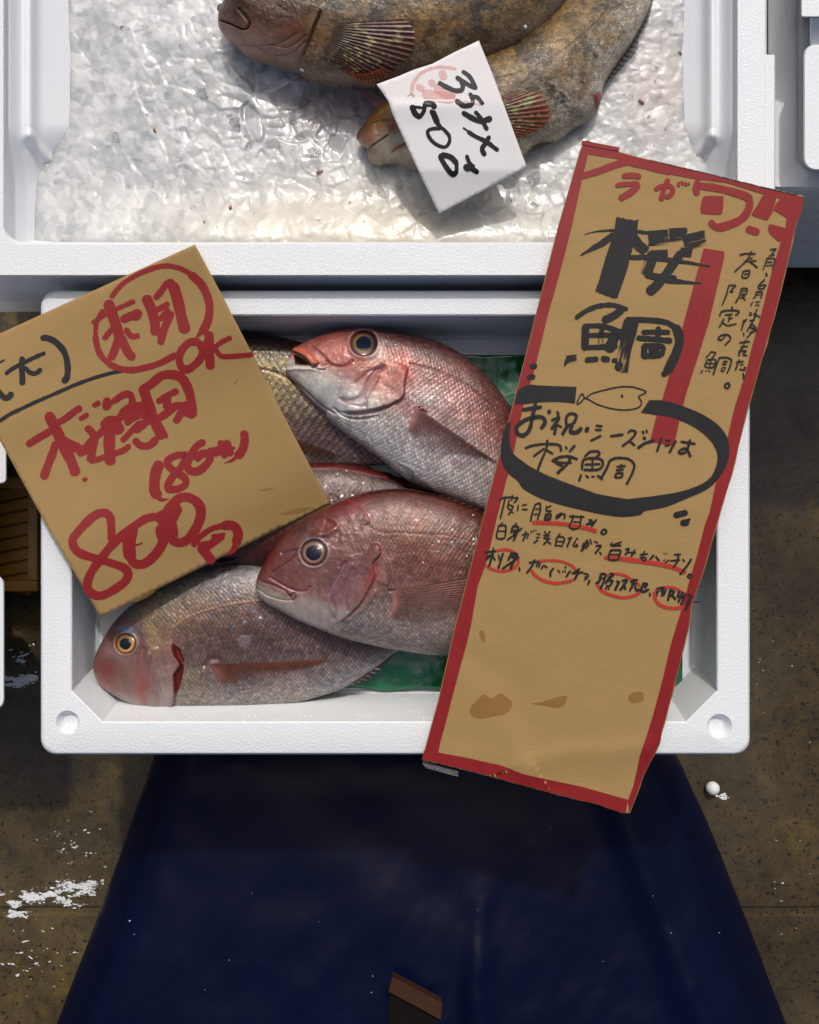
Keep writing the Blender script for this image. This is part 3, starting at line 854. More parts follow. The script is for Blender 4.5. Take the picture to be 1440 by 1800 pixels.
prism('bar', [(684, 1747), (773, 1796), (771, 1960), (678, 1960)], lambda a, b: zt_(a, b) - 0.002, 0.02, M_SOOT, rs)

# white ball and crumbs
def ball(name, px, py, r, z, mat):
    k = (ZC - z) / FPX
    bm = bmesh.new(); bmesh.ops.create_icosphere(bm, subdivisions=3, radius=r * k)
    for v in bm.verts: v.co *= 1 + 0.04 * (vnoise(v.co.x * 900, v.co.y * 900, 1.0, 3) - 0.5); v.co += Vector(P(px, py, z + r * k))
    me = bpy.data.meshes.new(name); bm.to_mesh(me); bm.free()
    for p in me.polygons: p.use_smooth = True
    return link(name, me, mat)
tag(ball('foam_ball', 1253, 1386, 12, GZ, M_FOAM), 'small white foam ball on the wet floor right of the navy sheet', 'ball')
# ================================================================== fish
def z2(x0, y0, s, pts):
    """points read off an enlarged crop: origin and scale"""
    return [(x0 + a / s, y0 + b / s) for a, b in pts]

def make_fish(spec):
    """one closed skin lofted between a dorsal and a ventral line, lying on its side"""
    D = resample(catmull(spec['dorsal'], 2), spec.get('ns', 480)); V_ = resample(catmull(spec['ventral'], 2), spec.get('ns', 480))
    ns = spec.get('ns', 480); nt = spec.get('nt', 210); nb = 26
    zm, T = spec['zm'], spec['T']
    s = np.linspace(0, 1, ns)
    # matched stations: blend so that stations stay roughly perpendicular to the body
    prof = (1 - (1 - np.clip(s / spec.get('full', 0.30), 0, 1)) ** 2.3) ** 0.62
    prof = prof * (1 - 0.80 * sstep(spec.get('taper', 0.45), 1.0, s)) ; prof = np.maximum(prof, 0.02)
    zmid = zm + spec.get('dz', lambda s: 0 * s)(s)
    th = np.concatenate([np.linspace(0, np.pi, nt), np.linspace(np.pi, 2 * np.pi, nb + 2)[1:-1]])
    w = np.cos(th); h = np.sin(th)
    e = spec.get('e', 0.85)
    hz = np.sign(h) * np.abs(h) ** e; hz = np.where(h < 0, hz * 0.9, hz)
    Dw = Pn(D[:, 0], D[:, 1], zmid); Vw = Pn(V_[:, 0], V_[:, 1], zmid)
    C = (Dw + Vw) / 2; H = (Dw - Vw) / 2
    W = C[:, None, :] + H[:, None, :] * w[None, :, None]
    hh = np.hypot(H[:, 0], H[:, 1])
    Tz = np.minimum(T * prof, hh * 1.05)
    W[:, :, 2] += Tz[:, None] * hz[None, :]
    px, py = proj(W)
    S = np.repeat(s[:, None], len(th), 1); Vv = np.repeat(((1 - w) / 2)[None], ns, 0)
    top = np.repeat((th <= np.pi)[None], ns, 0)
    # distances over the skin in px, for the scales
    hp = hh * FPX / 0.82
    A = np.concatenate([[0], np.cumsum(np.hypot(*np.diff((D[:, :2] + V_[:, :2]) / 2, axis=0).T))])
    A = np.repeat(A[:, None], len(th), 1); B = (th[None, :] - np.pi / 2) * np.maximum(hp, spec.get('hpmin', 60))[:, None] * 0.92
    dz = np.zeros_like(px); col = np.zeros(px.shape + (3,)); met = np.zeros_like(px)
    # scaled area
    hd, sd, _ = dpoly(px, py, spec['scale_line'], True)
    body = sstep(-4, 5, hd * sd * spec.get('scale_side', 1))
    pa, pb = spec.get('scale', (7.6, 6.2))
    Aw = A + 3.0 * (vnoise(px, py, 60, 5) - 0.5); Bw = B + 3.0 * (vnoise(px, py, 70, 6) - 0.5)
    row = np.floor(Bw / pb); v = Bw / pb - row - 0.5
    ph = Aw / pa + 0.5 * (row % 2) - 0.62 * (1 - 4 * v * v) * 0.5
    cell = np.floor(ph); f = ph - cell
    r1 = _H[(cell.astype(int) * 7 + 3) & 255, (row.astype(int) * 13 + 5) & 255]; r2 = _H[(cell.astype(int) * 11 + 9) & 255, (row.astype(int) * 5 + 17) & 255]
    ramp = np.where(f < 0.86, f / 0.86, (1 - f) / 0.14)
    ck = np.zeros_like(px)
    for (x_, y_, rx_, ry_) in spec.get('cheek', []):
        ck = np.maximum(ck, np.exp(-(((px - x_) / rx_) ** 2 + ((py - y_) / ry_) ** 2) ** 2))
    body = np.maximum(body, 0.6 * ck)
    sc_h = (ramp - 0.5) * 0.00030 * spec.get('scale_h', 1) + (r1 - 0.5) * 0.00010 + (r2 - .5) * 0.00022 * v
    small = 0.35 + 0.65 * sstep(0.02, 0.2, Vv) * sstep(1.0, 0.85, Vv)
    dz += body * sc_h * small
    # pigment: dorsal to ventral ramp, then patches
    stops = spec['ramp']; vs = [a for a, _ in stops]
    vw = Vv + 0.07 * (fbm(px, py, 70, 3, spec['seed']) - 0.5)
    C0 = np.stack([np.interp(vw, vs, [lin(c)[k] for _, c in stops]) for k in range(3)], -1)
    hs = spec['head_ramp']; C1 = np.stack([np.interp(vw, [a for a, _ in hs], [lin(c)[k] for _, c in hs]) for k in range(3)], -1)
    hb = sstep(spec.get('hb', (-25, 10))[0], spec.get('hb', (-25, 10))[1], hd * sd * spec.get('scale_side', 1))[..., None]
    col = C1 * (1 - hb) + C0 * hb
    for (x, y, rx, ry, c, k, *ang) in spec.get('blobs', []):
        a = math.radians(ang[0]) if ang else 0
        ex = ((px - x) * math.cos(a) + (py - y) * math.sin(a)) / rx; ey = (-(px - x) * math.sin(a) + (py - y) * math.cos(a)) / ry
        g = np.exp(-(ex ** 2 + ey ** 2) ** 1.3) * k * (0.65 + 0.7 * fbm(px, py, max(8, min(rx, ry) * 0.8), 3, int(x) % 50))
        g = np.clip(g, 0, 1)[..., None]
        col = col * (1 - g) + lin(c) * g
    if spec.get('verm'):
        n1 = fbm(px, py, 46, 5, spec['seed'] + 40, 0.65); n2 = fbm(A * 1.0, B * 1.0, 15, 4, spec['seed'] + 50, 0.7)
        up = sstep(1.0, 0.78, Vv)
        for (fld, lo, hi, c, k) in ((n1, 0.52, 0.62, (128, 102, 52), 0.6), (n1, 0.46, 0.38, (34, 24, 16), 0.85), (n2, 0.56, 0.66, (26, 20, 14), 0.55), (n2, 0.44, 0.36, (150, 126, 76), 0.35)):
            t_ = np.clip((fld - lo) / (hi - lo), 0, 1)
            g = (t_ * k * up * hb[..., 0])[..., None]
            col = col * (1 - g) + lin(c) * g
    mot = (fbm(px, py, 26, 5, spec['seed'] + 3) - 0.5)
    col *= (1 + spec.get('mottle', 0.35) * mot)[..., None]
    # streaky striation across the cheeks and belly
    st = fbm(A * 1.0, B * 0.22, 5, 3, spec['seed'] + 9) - 0.5
    col *= (1 + 0.35 * st * spec.get('streak', 1))[..., None]
    col = col * np.array(spec.get('gain', (0.61, 0.60, 0.57))) * (0.78 if spec.get('mat') is None else 1.0)
    cl_ = fbm(px, py, 90, 5, spec['seed'] + 70, 0.6)[..., None] - 0.5
    col = col * (1 + 0.7 * cl_) * (1 + 0.25 * cl_ * np.array([0.3, 0.0, -0.6]))
    bs = body[..., None]
    edge = (sstep(0.66, 0.84, f) * sstep(1.0, 0.94, f) + 0.5 * sstep(0.40, 0.5, np.abs(v)))[..., None]
    shine = (0.62 + 0.80 * r1 * sstep(0.05, 0.5, f))[..., None]
    rowtint = spec.get('rowtint')
    col = col * (1 - bs) + bs * col * shine * (1 - spec.get('edge', 0.5) * edge)
    if rowtint is not None:
        g = (bs * 0.5 * edge * sstep(0.1, 0.4, Vv)[..., None]); col = col * (1 - g) + lin(rowtint) * g
    gl = (r2 > 0.86)[..., None] * bs * sstep(0.1, 0.6, f)[..., None] * spec.get('glint', 0.5) * 0.6
    col = col + (np.minimum(col * 1.9 + 0.03, 0.8) - col) * gl
    met = 0.6 * spec.get('met', 0.25) * body * (0.4 + 0.9 * r1) * sstep(0.05, 0.3, Vv) + 0.08
    # relief lines
    for (poly, wd, dp, *c) in spec.get('lines', []):
        pl = catmull(poly, 3)[:, :2]
        pl = pl[::2] if len(pl) > 30 else pl
        d = dpoly(px, py, pl)
        dz += 1.4 * dp * np.exp(-(d / wd) ** 2)
        if c:
            g = (np.exp(-(d / (wd * 0.9)) ** 2) * min(1, c[1] * 1.35))[..., None]; col = col * (1 - g) + lin(c[0]) * g
    # plates: raised on one side of a line, sharp edge
    for (poly, sidek, hgt, fall, c, ck) in spec.get('plates', []):
        pl = catmull(poly, 4)[:, :2]
        d, sd2, tt = dpoly(px, py, pl, True)
        q = d * sd2 * sidek
        endf = sstep(0.0, 0.08, tt) * sstep(1.0, 0.92, tt)
        dz += 1.35 * hgt * endf * sstep(-1.5, 1.0, q) * np.exp(-(np.maximum(q, 0) / fall) ** 2)
        g = (np.exp(-((q + 2.0) / 2.2) ** 2) * ck * endf)[..., None]; col = col * (1 - g) + lin(c) * g
    for (poly, dep, soft, c, ck) in spec.get('pits', []):
        poly = np.array(poly, float)
        ins = inside(px, py, poly); d = dpoly(px, py, np.concatenate([poly, poly[:1]]))
        q = np.where(ins, sstep(0, soft, d), 0)
        dz -= dep * q
        g = (np.clip(np.where(ins, 0.35 + d / 2, 0), 0, 1) * ck)[..., None]; col = col * (1 - g) + lin(c) * g
    for (ex, ey, er) in [spec['eye'][:3]] if spec.get('eye') else []:
        d = np.hypot(px - ex, py - ey)
        Zb = W[:, :, 2]; q = top & (d > er * 1.0) & (d < er * 1.3)
        if q.sum() > 10:
            Aq = np.stack([px[q] - ex, py[q] - ey, np.ones(q.sum())], -1); pf = np.linalg.lstsq(Aq, Zb[q], rcond=None)[0]
            spec['_pf'] = pf; pl = pf[0] * (px - ex) + pf[1] * (py - ey) + pf[2]
            g = sstep(er * 1.15, er * 0.95, d) * top
            W[:, :, 2] = Zb * (1 - g) + (pl - 0.001) * g
        dz += 0.0007 * np.exp(-((d - er * 1.14) / (er * 0.14)) ** 2) - 0.0030 * sstep(er * 1.08, er * 0.7, d)
        g = (np.exp(-((d - er * 1.10) / (er * 0.14)) ** 2) * 0.22)[..., None]
        col = col * (1 - g) + lin(spec.get('ring', (205, 190, 190))) * g
        g = sstep(er * 1.05, er * 0.9, d)[..., None]; col = col * (1 - g) + lin((60, 35, 28)) * g
    dz += 0.0007 * (fbm(px, py, 7, 3, spec['seed'] + 31) - 0.5) * (1 - body)
    dz += 0.0013 * (fbm(px, py, 40, 3, spec['seed'] + 21) - 0.5) * sstep(0, .12, Vv) * sstep(1, .88, Vv)
    tipf = sstep(0, 0.02, s)[:, None] * sstep(1.0, 0.97, s)[:, None]
    W[:, :, 2] += np.where(top, dz, 0) * np.sin(np.clip(th, 0, np.pi))[None, :] ** 0.5 * tipf
    root = empty(spec['name'], tuple(P(*spec['root'], zm - T)), spec['label'], 'fish', spec.get('group'))
    Fc = gridF(ns, len(th), wrap_v=True)
    Vt = W.reshape(-1, 3)
    me = np_mesh('body', Vt, Fc, smooth=True)
    set_col(me, np.clip(col.reshape(-1, 3), 0.002, 0.9)); set_f(me, met.reshape(-1), 'met')
    body_o = link('body', me, spec.get('mat', M_BREAM), root)
    tm = top.reshape(-1)
    qx, qy = proj(W); hm_add(qx.reshape(-1)[tm], qy.reshape(-1)[tm], W[:, :, 2].reshape(-1)[tm])
    # eye
    if spec.get('eye') and len(spec['eye']) > 3:
        ex, ey, er, pr, asp = spec['eye']
        k = (ZC - zm) / FPX
        samp = [float(hm_get(ex + er * 1.25 * math.cos(a), ey + er * 1.25 * math.sin(a))) for a in np.linspace(0, 6.28, 12, endpoint=False)]
        # tilted to follow the cheek
        ang = np.linspace(0, 2 * np.pi, 12, endpoint=False)
        gx_, gy_, z0 = spec['_pf']
        nr, na = 26, 64
        r = np.linspace(0, 1, nr)[:, None]; a = np.linspace(0, 2 * np.pi, na, endpoint=False)[None]
        ux = r * np.cos(a) * er * 1.04; uy = r * np.sin(a) * er * 1.04 * asp
        zz = z0 - 0.0016 + gx_ * ux + gy_ * uy + er * k * 0.28 * np.sqrt(np.clip(1 - (r * 0.97) ** 2, 0, 1)) + 0 * a
        Vt = Pn(ex + ux, ey + uy, zz)
        R = np.repeat(r, na, 1); AA = np.repeat(a, nr, 0)
        nz = fbm(R * 40, np.cos(AA) * 30, 8, 3, 2) - 0.5
        ic = spec.get('iris', ((196, 158, 96), (150, 96, 50), (58, 34, 26)))
        rr = [0, pr / er * 0.95, pr / er * 1.14, pr / er * 1.34, 0.86, 0.95, 1.0]
        cc = [(10, 14, 24), (10, 14, 24), ic[0], ic[1], ic[2], (30, 20, 20), (90, 60, 55)]
        c = np.stack([np.interp(R + 0.03 * nz, rr, [lin(q)[j] for q in cc]) for j in range(3)], -1)
        # gold shows most towards the front lower side of the iris
        c *= 0.62 * (1 + 0.55 * np.cos(AA - spec.get('gold', 2.6)) * sstep(pr / er, pr / er + .1, R) + 0.5 * nz)[..., None]
        me = np_mesh('eye', Vt.reshape(-1, 3), gridF(nr, na, wrap_v=True, flip=True), smooth=True)
        set_col(me, np.clip(c.reshape(-1, 3), 0.002, 0.9))
        eye = link('eye', me, M_IRIS, root)
        ux = r[:14] / r[13] * np.cos(a) * pr; uy = r[:14] / r[13] * np.sin(a) * pr * asp
        q = r[:14] / r[13]
        zz = z0 - 0.0016 + gx_ * ux + gy_ * uy + er * k * 0.28 + 0.0007 * np.sqrt(np.clip(1 - (q * 0.98) ** 2, 0, 1)) - 0.0006 * (pr / er) ** 2 * q ** 2 + 0 * a
        Vt = Pn(ex + ux, ey + uy, zz)
        link('pupil', np_mesh('pupil', Vt.reshape(-1, 3), gridF(14, na, wrap_v=True, flip=True), smooth=True), M_PUPIL, eye)
    return root, body_o

def fin(root, name, base, tip, nrays, c0, c1, lift=0.002, ridge=0.0006, alpha=(0.95, 0.75), z=None, jag=0.04, curl=0.0, spots=None, grow=0.0, raydark=0.45, fade=0.0):
    """rayed fin between a base line and a tip line (plan pixels)"""
    nv = nrays * 8 + 1; nu = 60
    b = resample(catmull(base, 2), nv); t = resample(catmull(tip, 2), nv)
    u = np.linspace(0, 1, nu)[:, None]; v = np.linspace(0, 1, nv)[None]
    ph = np.abs(np.sin(np.pi * v * nrays))
    ext = 1 - jag * ph + 0.03 * (vnoise(v * 100, v * 0, 7, len(name)) - 0.5)
    uu = u * ext
    X = b[None, :, 0] * (1 - uu) + t[None, :, 0] * uu; Y = b[None, :, 1] * (1 - uu) + t[None, :, 1] * uu
    hz = hm_get(X, Y) if z is None else z + 0 * X
    if z is None:
        # smooth the drape so it does not follow every scale
        for _ in range(6):
            hz[1:-1] = (hz[:-2] + hz[1:-1] * 2 + hz[2:]) / 4; hz[:, 1:-1] = (hz[:, :-2] + 2 * hz[:, 1:-1] + hz[:, 2:]) / 4
        for i in range(1, nu): hz[i] = np.maximum(hz[i], hz[i - 1] - 0.0009)
    Z = hz + lift * sstep(0, 0.15, u) + grow * u + ridge * (1 - ph) * sstep(0, 0.1, u) + curl * np.sin(v * 3.1) * u
    Vt = Pn(X, Y, Z)
    n_ = fbm(X, Y, 14, 3, 4) - 0.5
    c = lin(c0) * (1 - u[..., None]) + lin(c1) * u[..., None] + 0 * v[..., None]
    c = c * (1 + 0.6 * n_)[..., None] * (1 - raydark * (ph ** 0.5) * sstep(0.02, 0.2, u) + 0.25 * (1 - ph) ** 3)[..., None]
    if spots:
        for (sc, cs, k, th_) in spots:
            g = sstep(th_, th_ + 0.07, vnoise(u * nu * 1.0, v * nrays * 4, sc, 3)) * k * sstep(0.1, 0.3, u) * sstep(0.95, 0.8, u)
            c = c * (1 - g[..., None]) + lin(cs) * g[..., None]
    al = (alpha[0] * (1 - u) + alpha[1] * u) * (1 - 0.25 * ph) * (1 - fade * sstep(0.10, 0.9, v) * sstep(0.0, 0.6, u)) * (1 - 0.5 * fade * sstep(0.75, 1.0, v)) + 0 * v
    me = np_mesh(name, Vt.reshape(-1, 3), gridF(nu, nv), smooth=True)
    set_col(me, np.concatenate([np.clip(c, 0.002, 0.9), np.clip(al, 0, 1)[..., None]], -1).reshape(-1, 4))
    o = link(name, me, M_FIN, root)
    return o

GB = 'red sea bream piled in the white box'
# ---- back left bream, mostly under the square card
F4, _ = make_fish(dict(name='sea_bream', label='golden scaled sea bream at the back, half under the square card', group=GB, seed=4, root=(500, 700),
    dorsal=[(258, 730), (290, 665), (345, 612), (400, 586), (440, 583), (500, 594), (560, 612), (640, 645), (720, 690), (800, 740), (850, 765)],
    ventral=[(258, 730), (280, 775), (340, 812), (420, 828), (500, 826), (580, 820), (660, 818), (740, 812), (800, 800), (850, 785)],
    zm=0.572, T=0.0195, scale_line=[(372, 560), (380, 640), (375, 720), (360, 800), (350, 860)], scale_side=-1, scale=(12.5, 9.5), scale_h=1.6, ns=400, nt=190,
    ramp=[(0, (62, 36, 38)), (0.12, (84, 50, 50)), (0.22, (168, 140, 96)), (0.45, (176, 152, 120)), (0.62, (150, 118, 110)), (0.8, (168, 146, 142)), (1, (180, 170, 168))],
    head_ramp=[(0, (110, 60, 55)), (0.5, (160, 105, 95)), (1, (205, 195, 190))], mottle=0.5, edge=0.65, met=0.45, glint=0.9,
    blobs=[(475, 660, 60, 60, (214, 190, 128), 0.75), (540, 720, 60, 40, (150, 126, 112), 0.5), (600, 780, 90, 40, (138, 98, 96), 0.6), (470, 600, 90, 22, (70, 34, 38), 0.8, 10)],
    lines=[([(380, 640), (440, 648), (475, 652), (520, 672), (600, 720), (680, 760)], 2.2, -0.0004, (86, 52, 40), 0.7)], eye=None))
fin(F4, 'pectoral_fin', [(508, 768), (512, 788)], [(592, 796), (585, 812)], 14, (128, 76, 42), (112, 70, 52), lift=0.0006, ridge=0.0006, raydark=0.55, alpha=(.9, .6), fade=0.5)
fin(F4, 'tail_fin', [(848, 764), (850, 786)], [(905, 735), (915, 815)], 14, (150, 90, 84), (120, 60, 56), z=0.572, ridge=0.0008)

# ---- red bream between, mostly hidden
F5, _ = make_fish(dict(name='sea_bream', label='dark red sea bream with pale flecks wedged mid-pile, mostly hidden', group=GB, seed=5, root=(560, 880),
    dorsal=[(290, 905), (320, 862), (380, 832), (460, 818), (540, 813), (600, 814), (660, 826), (740, 855), (820, 895), (900, 930)],
    ventral=[(290, 905), (315, 950), (380, 985), (460, 1000), (560, 1005), (660, 1000), (740, 985), (820, 965), (900, 945)],
    zm=0.576, T=0.022, scale_line=[(395, 810), (405, 880), (390, 950), (380, 1010)], scale_side=-1, scale=(8.5, 6.5), ns=380, nt=150,
    ramp=[(0, (120, 40, 38)), (0.1, (98, 44, 36)), (0.25, (120, 62, 52)), (0.6, (120, 60, 56)), (0.85, (110, 60, 56)), (1, (90, 50, 44))],
    head_ramp=[(0, (110, 50, 45)), (0.5, (160, 95, 90)), (1, (195, 185, 180))], mottle=0.5, gain=(0.56, 0.36, 0.31), edge=0.5, met=0.0, glint=0.0,
    blobs=[(700, 850, 50, 26, (72, 30, 24), 0.7)],
    lines=[([(540, 822), (600, 822), (680, 838)], 3, 0.0005, (120, 30, 32), 0.4)], eye=None))
fl = []
M_FLECK = NT('pale_fleck'); M_FLECK.set(Base_Color=(0.62, 0.68, 0.68, 1), Roughness=0.2, Coat_Weight=0.6); M_FLECK = M_FLECK.m
def flecks(root, pts, name='mucus_fleck', mat=None):
    Vs, Fs, kk = [], [], 0
    for (x, y, r) in pts:
        z0 = float(hm_get(x, y)); n = 9
        Vs.append(P(x, y, z0 + 0.0006 + 0.00012 * r))
        for i in range(n):
            a = 2 * math.pi * i / n; rr = r * (0.8 + 0.4 * random.random())
            X_, Y_ = x + rr * math.cos(a), y + rr * math.sin(a)
            Vs.append(P(X_, Y_, float(hm_get(X_, Y_)) + 0.0001))
        for i in range(n): Fs.append((kk, kk + 1 + (i + 1) % n, kk + 1 + i))
        kk += n + 1
    o = link(name, np_mesh(name, np.array(Vs), np.array(Fs), smooth=True), mat or M_FLECK, root)
    if len(pts) > 1: o['kind'] = 'stuff'
    return o
flecks(F5, [(x, y, r) for (x, y), r in zip(z2(420, 560, 2.88, [(500, 785), (520, 900), (575, 895), (580, 825), (630, 832), (440, 850), (545, 772), (470, 920)]), [1.6, 3.4, 2.6, 1.8, 2.2, 2.4, 1.3, 1.8])])

# ---- front left bream
Z3 = lambda pts: z2(140, 960, 2.4828, pts)
F3, _ = make_fish(dict(name='sea_bream', label='lavender pink sea bream with open gill slit at the front left corner', group=GB, seed=9, root=(380, 1130),
    dorsal=Z3([(66, 540), (72, 480), (98, 420), (138, 352), (180, 300), (235, 250), (300, 208), (400, 150), (520, 100), (640, 75), (760, 66), (880, 78), (1000, 120), (1120, 190), (1240, 270), (1340, 340), (1420, 385)]),
    ventral=Z3([(66, 540), (78, 572), (105, 612), (162, 652), (240, 690), (330, 714), (372, 716), (410, 706), (500, 708), (600, 707), (700, 704), (850, 690), (950, 680), (1050, 655), (1150, 620), (1250, 560), (1330, 502), (1380, 462), (1440, 430)]),
    cheek=[(262, 1100, 26, 60), (280, 1180, 22, 44)], zm=0.576, T=0.0235, scale_line=Z3([(235, 240), (270, 290), (330, 360), (400, 420), (440, 515), (410, 560), (412, 640), (385, 730)]), scale_side=-1, scale=(7.2, 5.8), ns=520, nt=240,
    ramp=[(0, (96, 74, 70)), (0.06, (150, 142, 142)), (0.18, (158, 138, 134)), (0.28, (140, 112, 106)), (0.45, (132, 102, 102)), (0.62, (146, 118, 118)), (0.76, (178, 156, 154)), (0.9, (196, 184, 182)), (1, (205, 196, 190))],
    head_ramp=[(0, (126, 76, 66)), (0.2, (142, 96, 84)), (0.5, (160, 114, 108)), (0.8, (178, 140, 134)), (1, (212, 196, 192))], mottle=0.35, edge=0.42, met=0.30, glint=0.6, hb=(-60, 6),
    blobs=[(300, 1040, 60, 26, (196, 186, 160), 0.6, -35), (330, 1085, 40, 60, (190, 156, 120), 0.5, 40), (262, 1070, 20, 70, (196, 160, 110), 0.5, -25), (420, 1010, 90, 22, (150, 150, 160), 0.5, -12), (400, 1120, 120, 40, (122, 80, 78), 0.5), (335, 1200, 26, 36, (214, 196, 160), 0.55),
           (190, 1180, 22, 34, (150, 62, 58), 0.75), (205, 1150, 34, 14, (176, 150, 150), 0.5, 20), (270, 1120, 12, 40, (206, 176, 120), 0.7, -15), (300, 1150, 14, 40, (196, 140, 140), 0.6), (292, 1205, 16, 24, (216, 190, 176), 0.7), (250, 1210, 12, 26, (196, 90, 84), 0.7), (600, 1200, 60, 22, (190, 192, 204), 0.6, -25), (222, 1107, 20, 6, (96, 150, 200), 0.8, 10), (205, 1225, 34, 8, (220, 214, 210), 0.6, 28),
           (282, 1170, 16, 44, (205, 170, 162), 0.45)] + [(x, y, 2.6, 2.2, (120, 165, 225), 0.9) for x, y in Z3([(615, 220), (640, 200), (685, 215), (572, 295), (718, 330), (760, 287), (845, 352), (700, 170), (620, 250), (672, 350)])],
    lines=[(Z3([(405, 360), (440, 330), (500, 298), (620, 262), (720, 245), (830, 238), (1000, 262), (1200, 330)]), 1.6, 0.0002, (160, 118, 84), 0.4),
           (Z3([(345, 440), (318, 500), (310, 560), (330, 640), (345, 690)]), 3.5, -0.0008, (150, 96, 100), 0.4),
           (Z3([(275, 450), (262, 520), (250, 590), (262, 650), (290, 690)]), 4, -0.0012, (146, 88, 84), 0.45),
           (Z3([(300, 470), (290, 540), (296, 620), (318, 680)]), 3, 0.0007),
           (Z3([(120, 602), (150, 612), (165, 640)]), 2.2, -0.0008, (150, 90, 88), 0.5), (Z3([(100, 590), (130, 630), (200, 668)]), 2.0, -0.0009, (150, 80, 76), 0.6),
           (Z3([(545, 520), (560, 500), (600, 490)]), 5, -0.0012, (92, 52, 46), 0.5)],
    plates=[(Z3([(398, 418), (412, 470), (440, 515), (412, 560), (414, 620), (408, 690), (372, 716)]), 1, 0.0032, 26, (92, 20, 24), 0.9)],
    pits=[(Z3([(402, 420), (440, 450), (458, 500), (452, 560), (436, 620), (414, 664), (414, 600), (410, 560), (440, 516), (415, 480)]), 0.0025, 4, (96, 14, 20), 0.95)],
    eye=(220.5, 1131.5, 17.5, 9.6, 1.0), ring=(200, 160, 140), iris=((222, 186, 110), (206, 150, 72), (150, 100, 52)), gold=1.2))
fin(F3, 'pectoral_fin', Z3([(545, 518), (566, 528), (600, 560), (618, 600)]), Z3([(1112, 494), (1040, 520), (930, 548), (800, 590)]), 20, (126, 74, 58), (150, 82, 62), lift=0.0008, ridge=0.0007, alpha=(0.95, 0.8), raydark=0.55, fade=0.8)
fin(F3, 'pelvic_fin', Z3([(640, 702), (690, 708)]), Z3([(952, 672), (900, 690)]), 6, (150, 110, 108), (120, 86, 88), z=0.568, lift=0.002)
fin(F3, 'anal_fin', Z3([(1180, 602), (1230, 574), (1300, 525), (1360, 478)]), Z3([(1196, 606), (1262, 580), (1330, 520), (1385, 466)]), 9, (84, 42, 44), (52, 26, 30), z=0.575)
fin(F3, 'dorsal_fin', Z3([(520, 102), (640, 77), (760, 68), (850, 74)]), Z3([(700, 50), (760, 28), (830, 10), (900, 20)]), 10, (110, 74, 60), (60, 34, 30), z=0.585, grow=0.003)
fin(F3, 'tail_fin', Z3([(1418, 386), (1438, 430)]), Z3([(1560, 280), (1500, 390), (1590, 500)]), 16, (140, 90, 84), (120, 60, 60), z=0.575)
flecks(F3, [(x, y, r) for (x, y), r in zip(Z3([(788, 312), (480, 250), (860, 180), (690, 165)]), [2.2, 1.2, 1.3, 1.2])])
# one loose scale stuck on the flank
M_SC = NT('loose_scale'); M_SC.set(Base_Color=(0.75, 0.75, 0.78, 1), Alpha=0.08, Roughness=0.3); M_SC = M_SC.m
o = flecks(F3, [(430, 1126, 12)], 'loose_scale', M_SC)

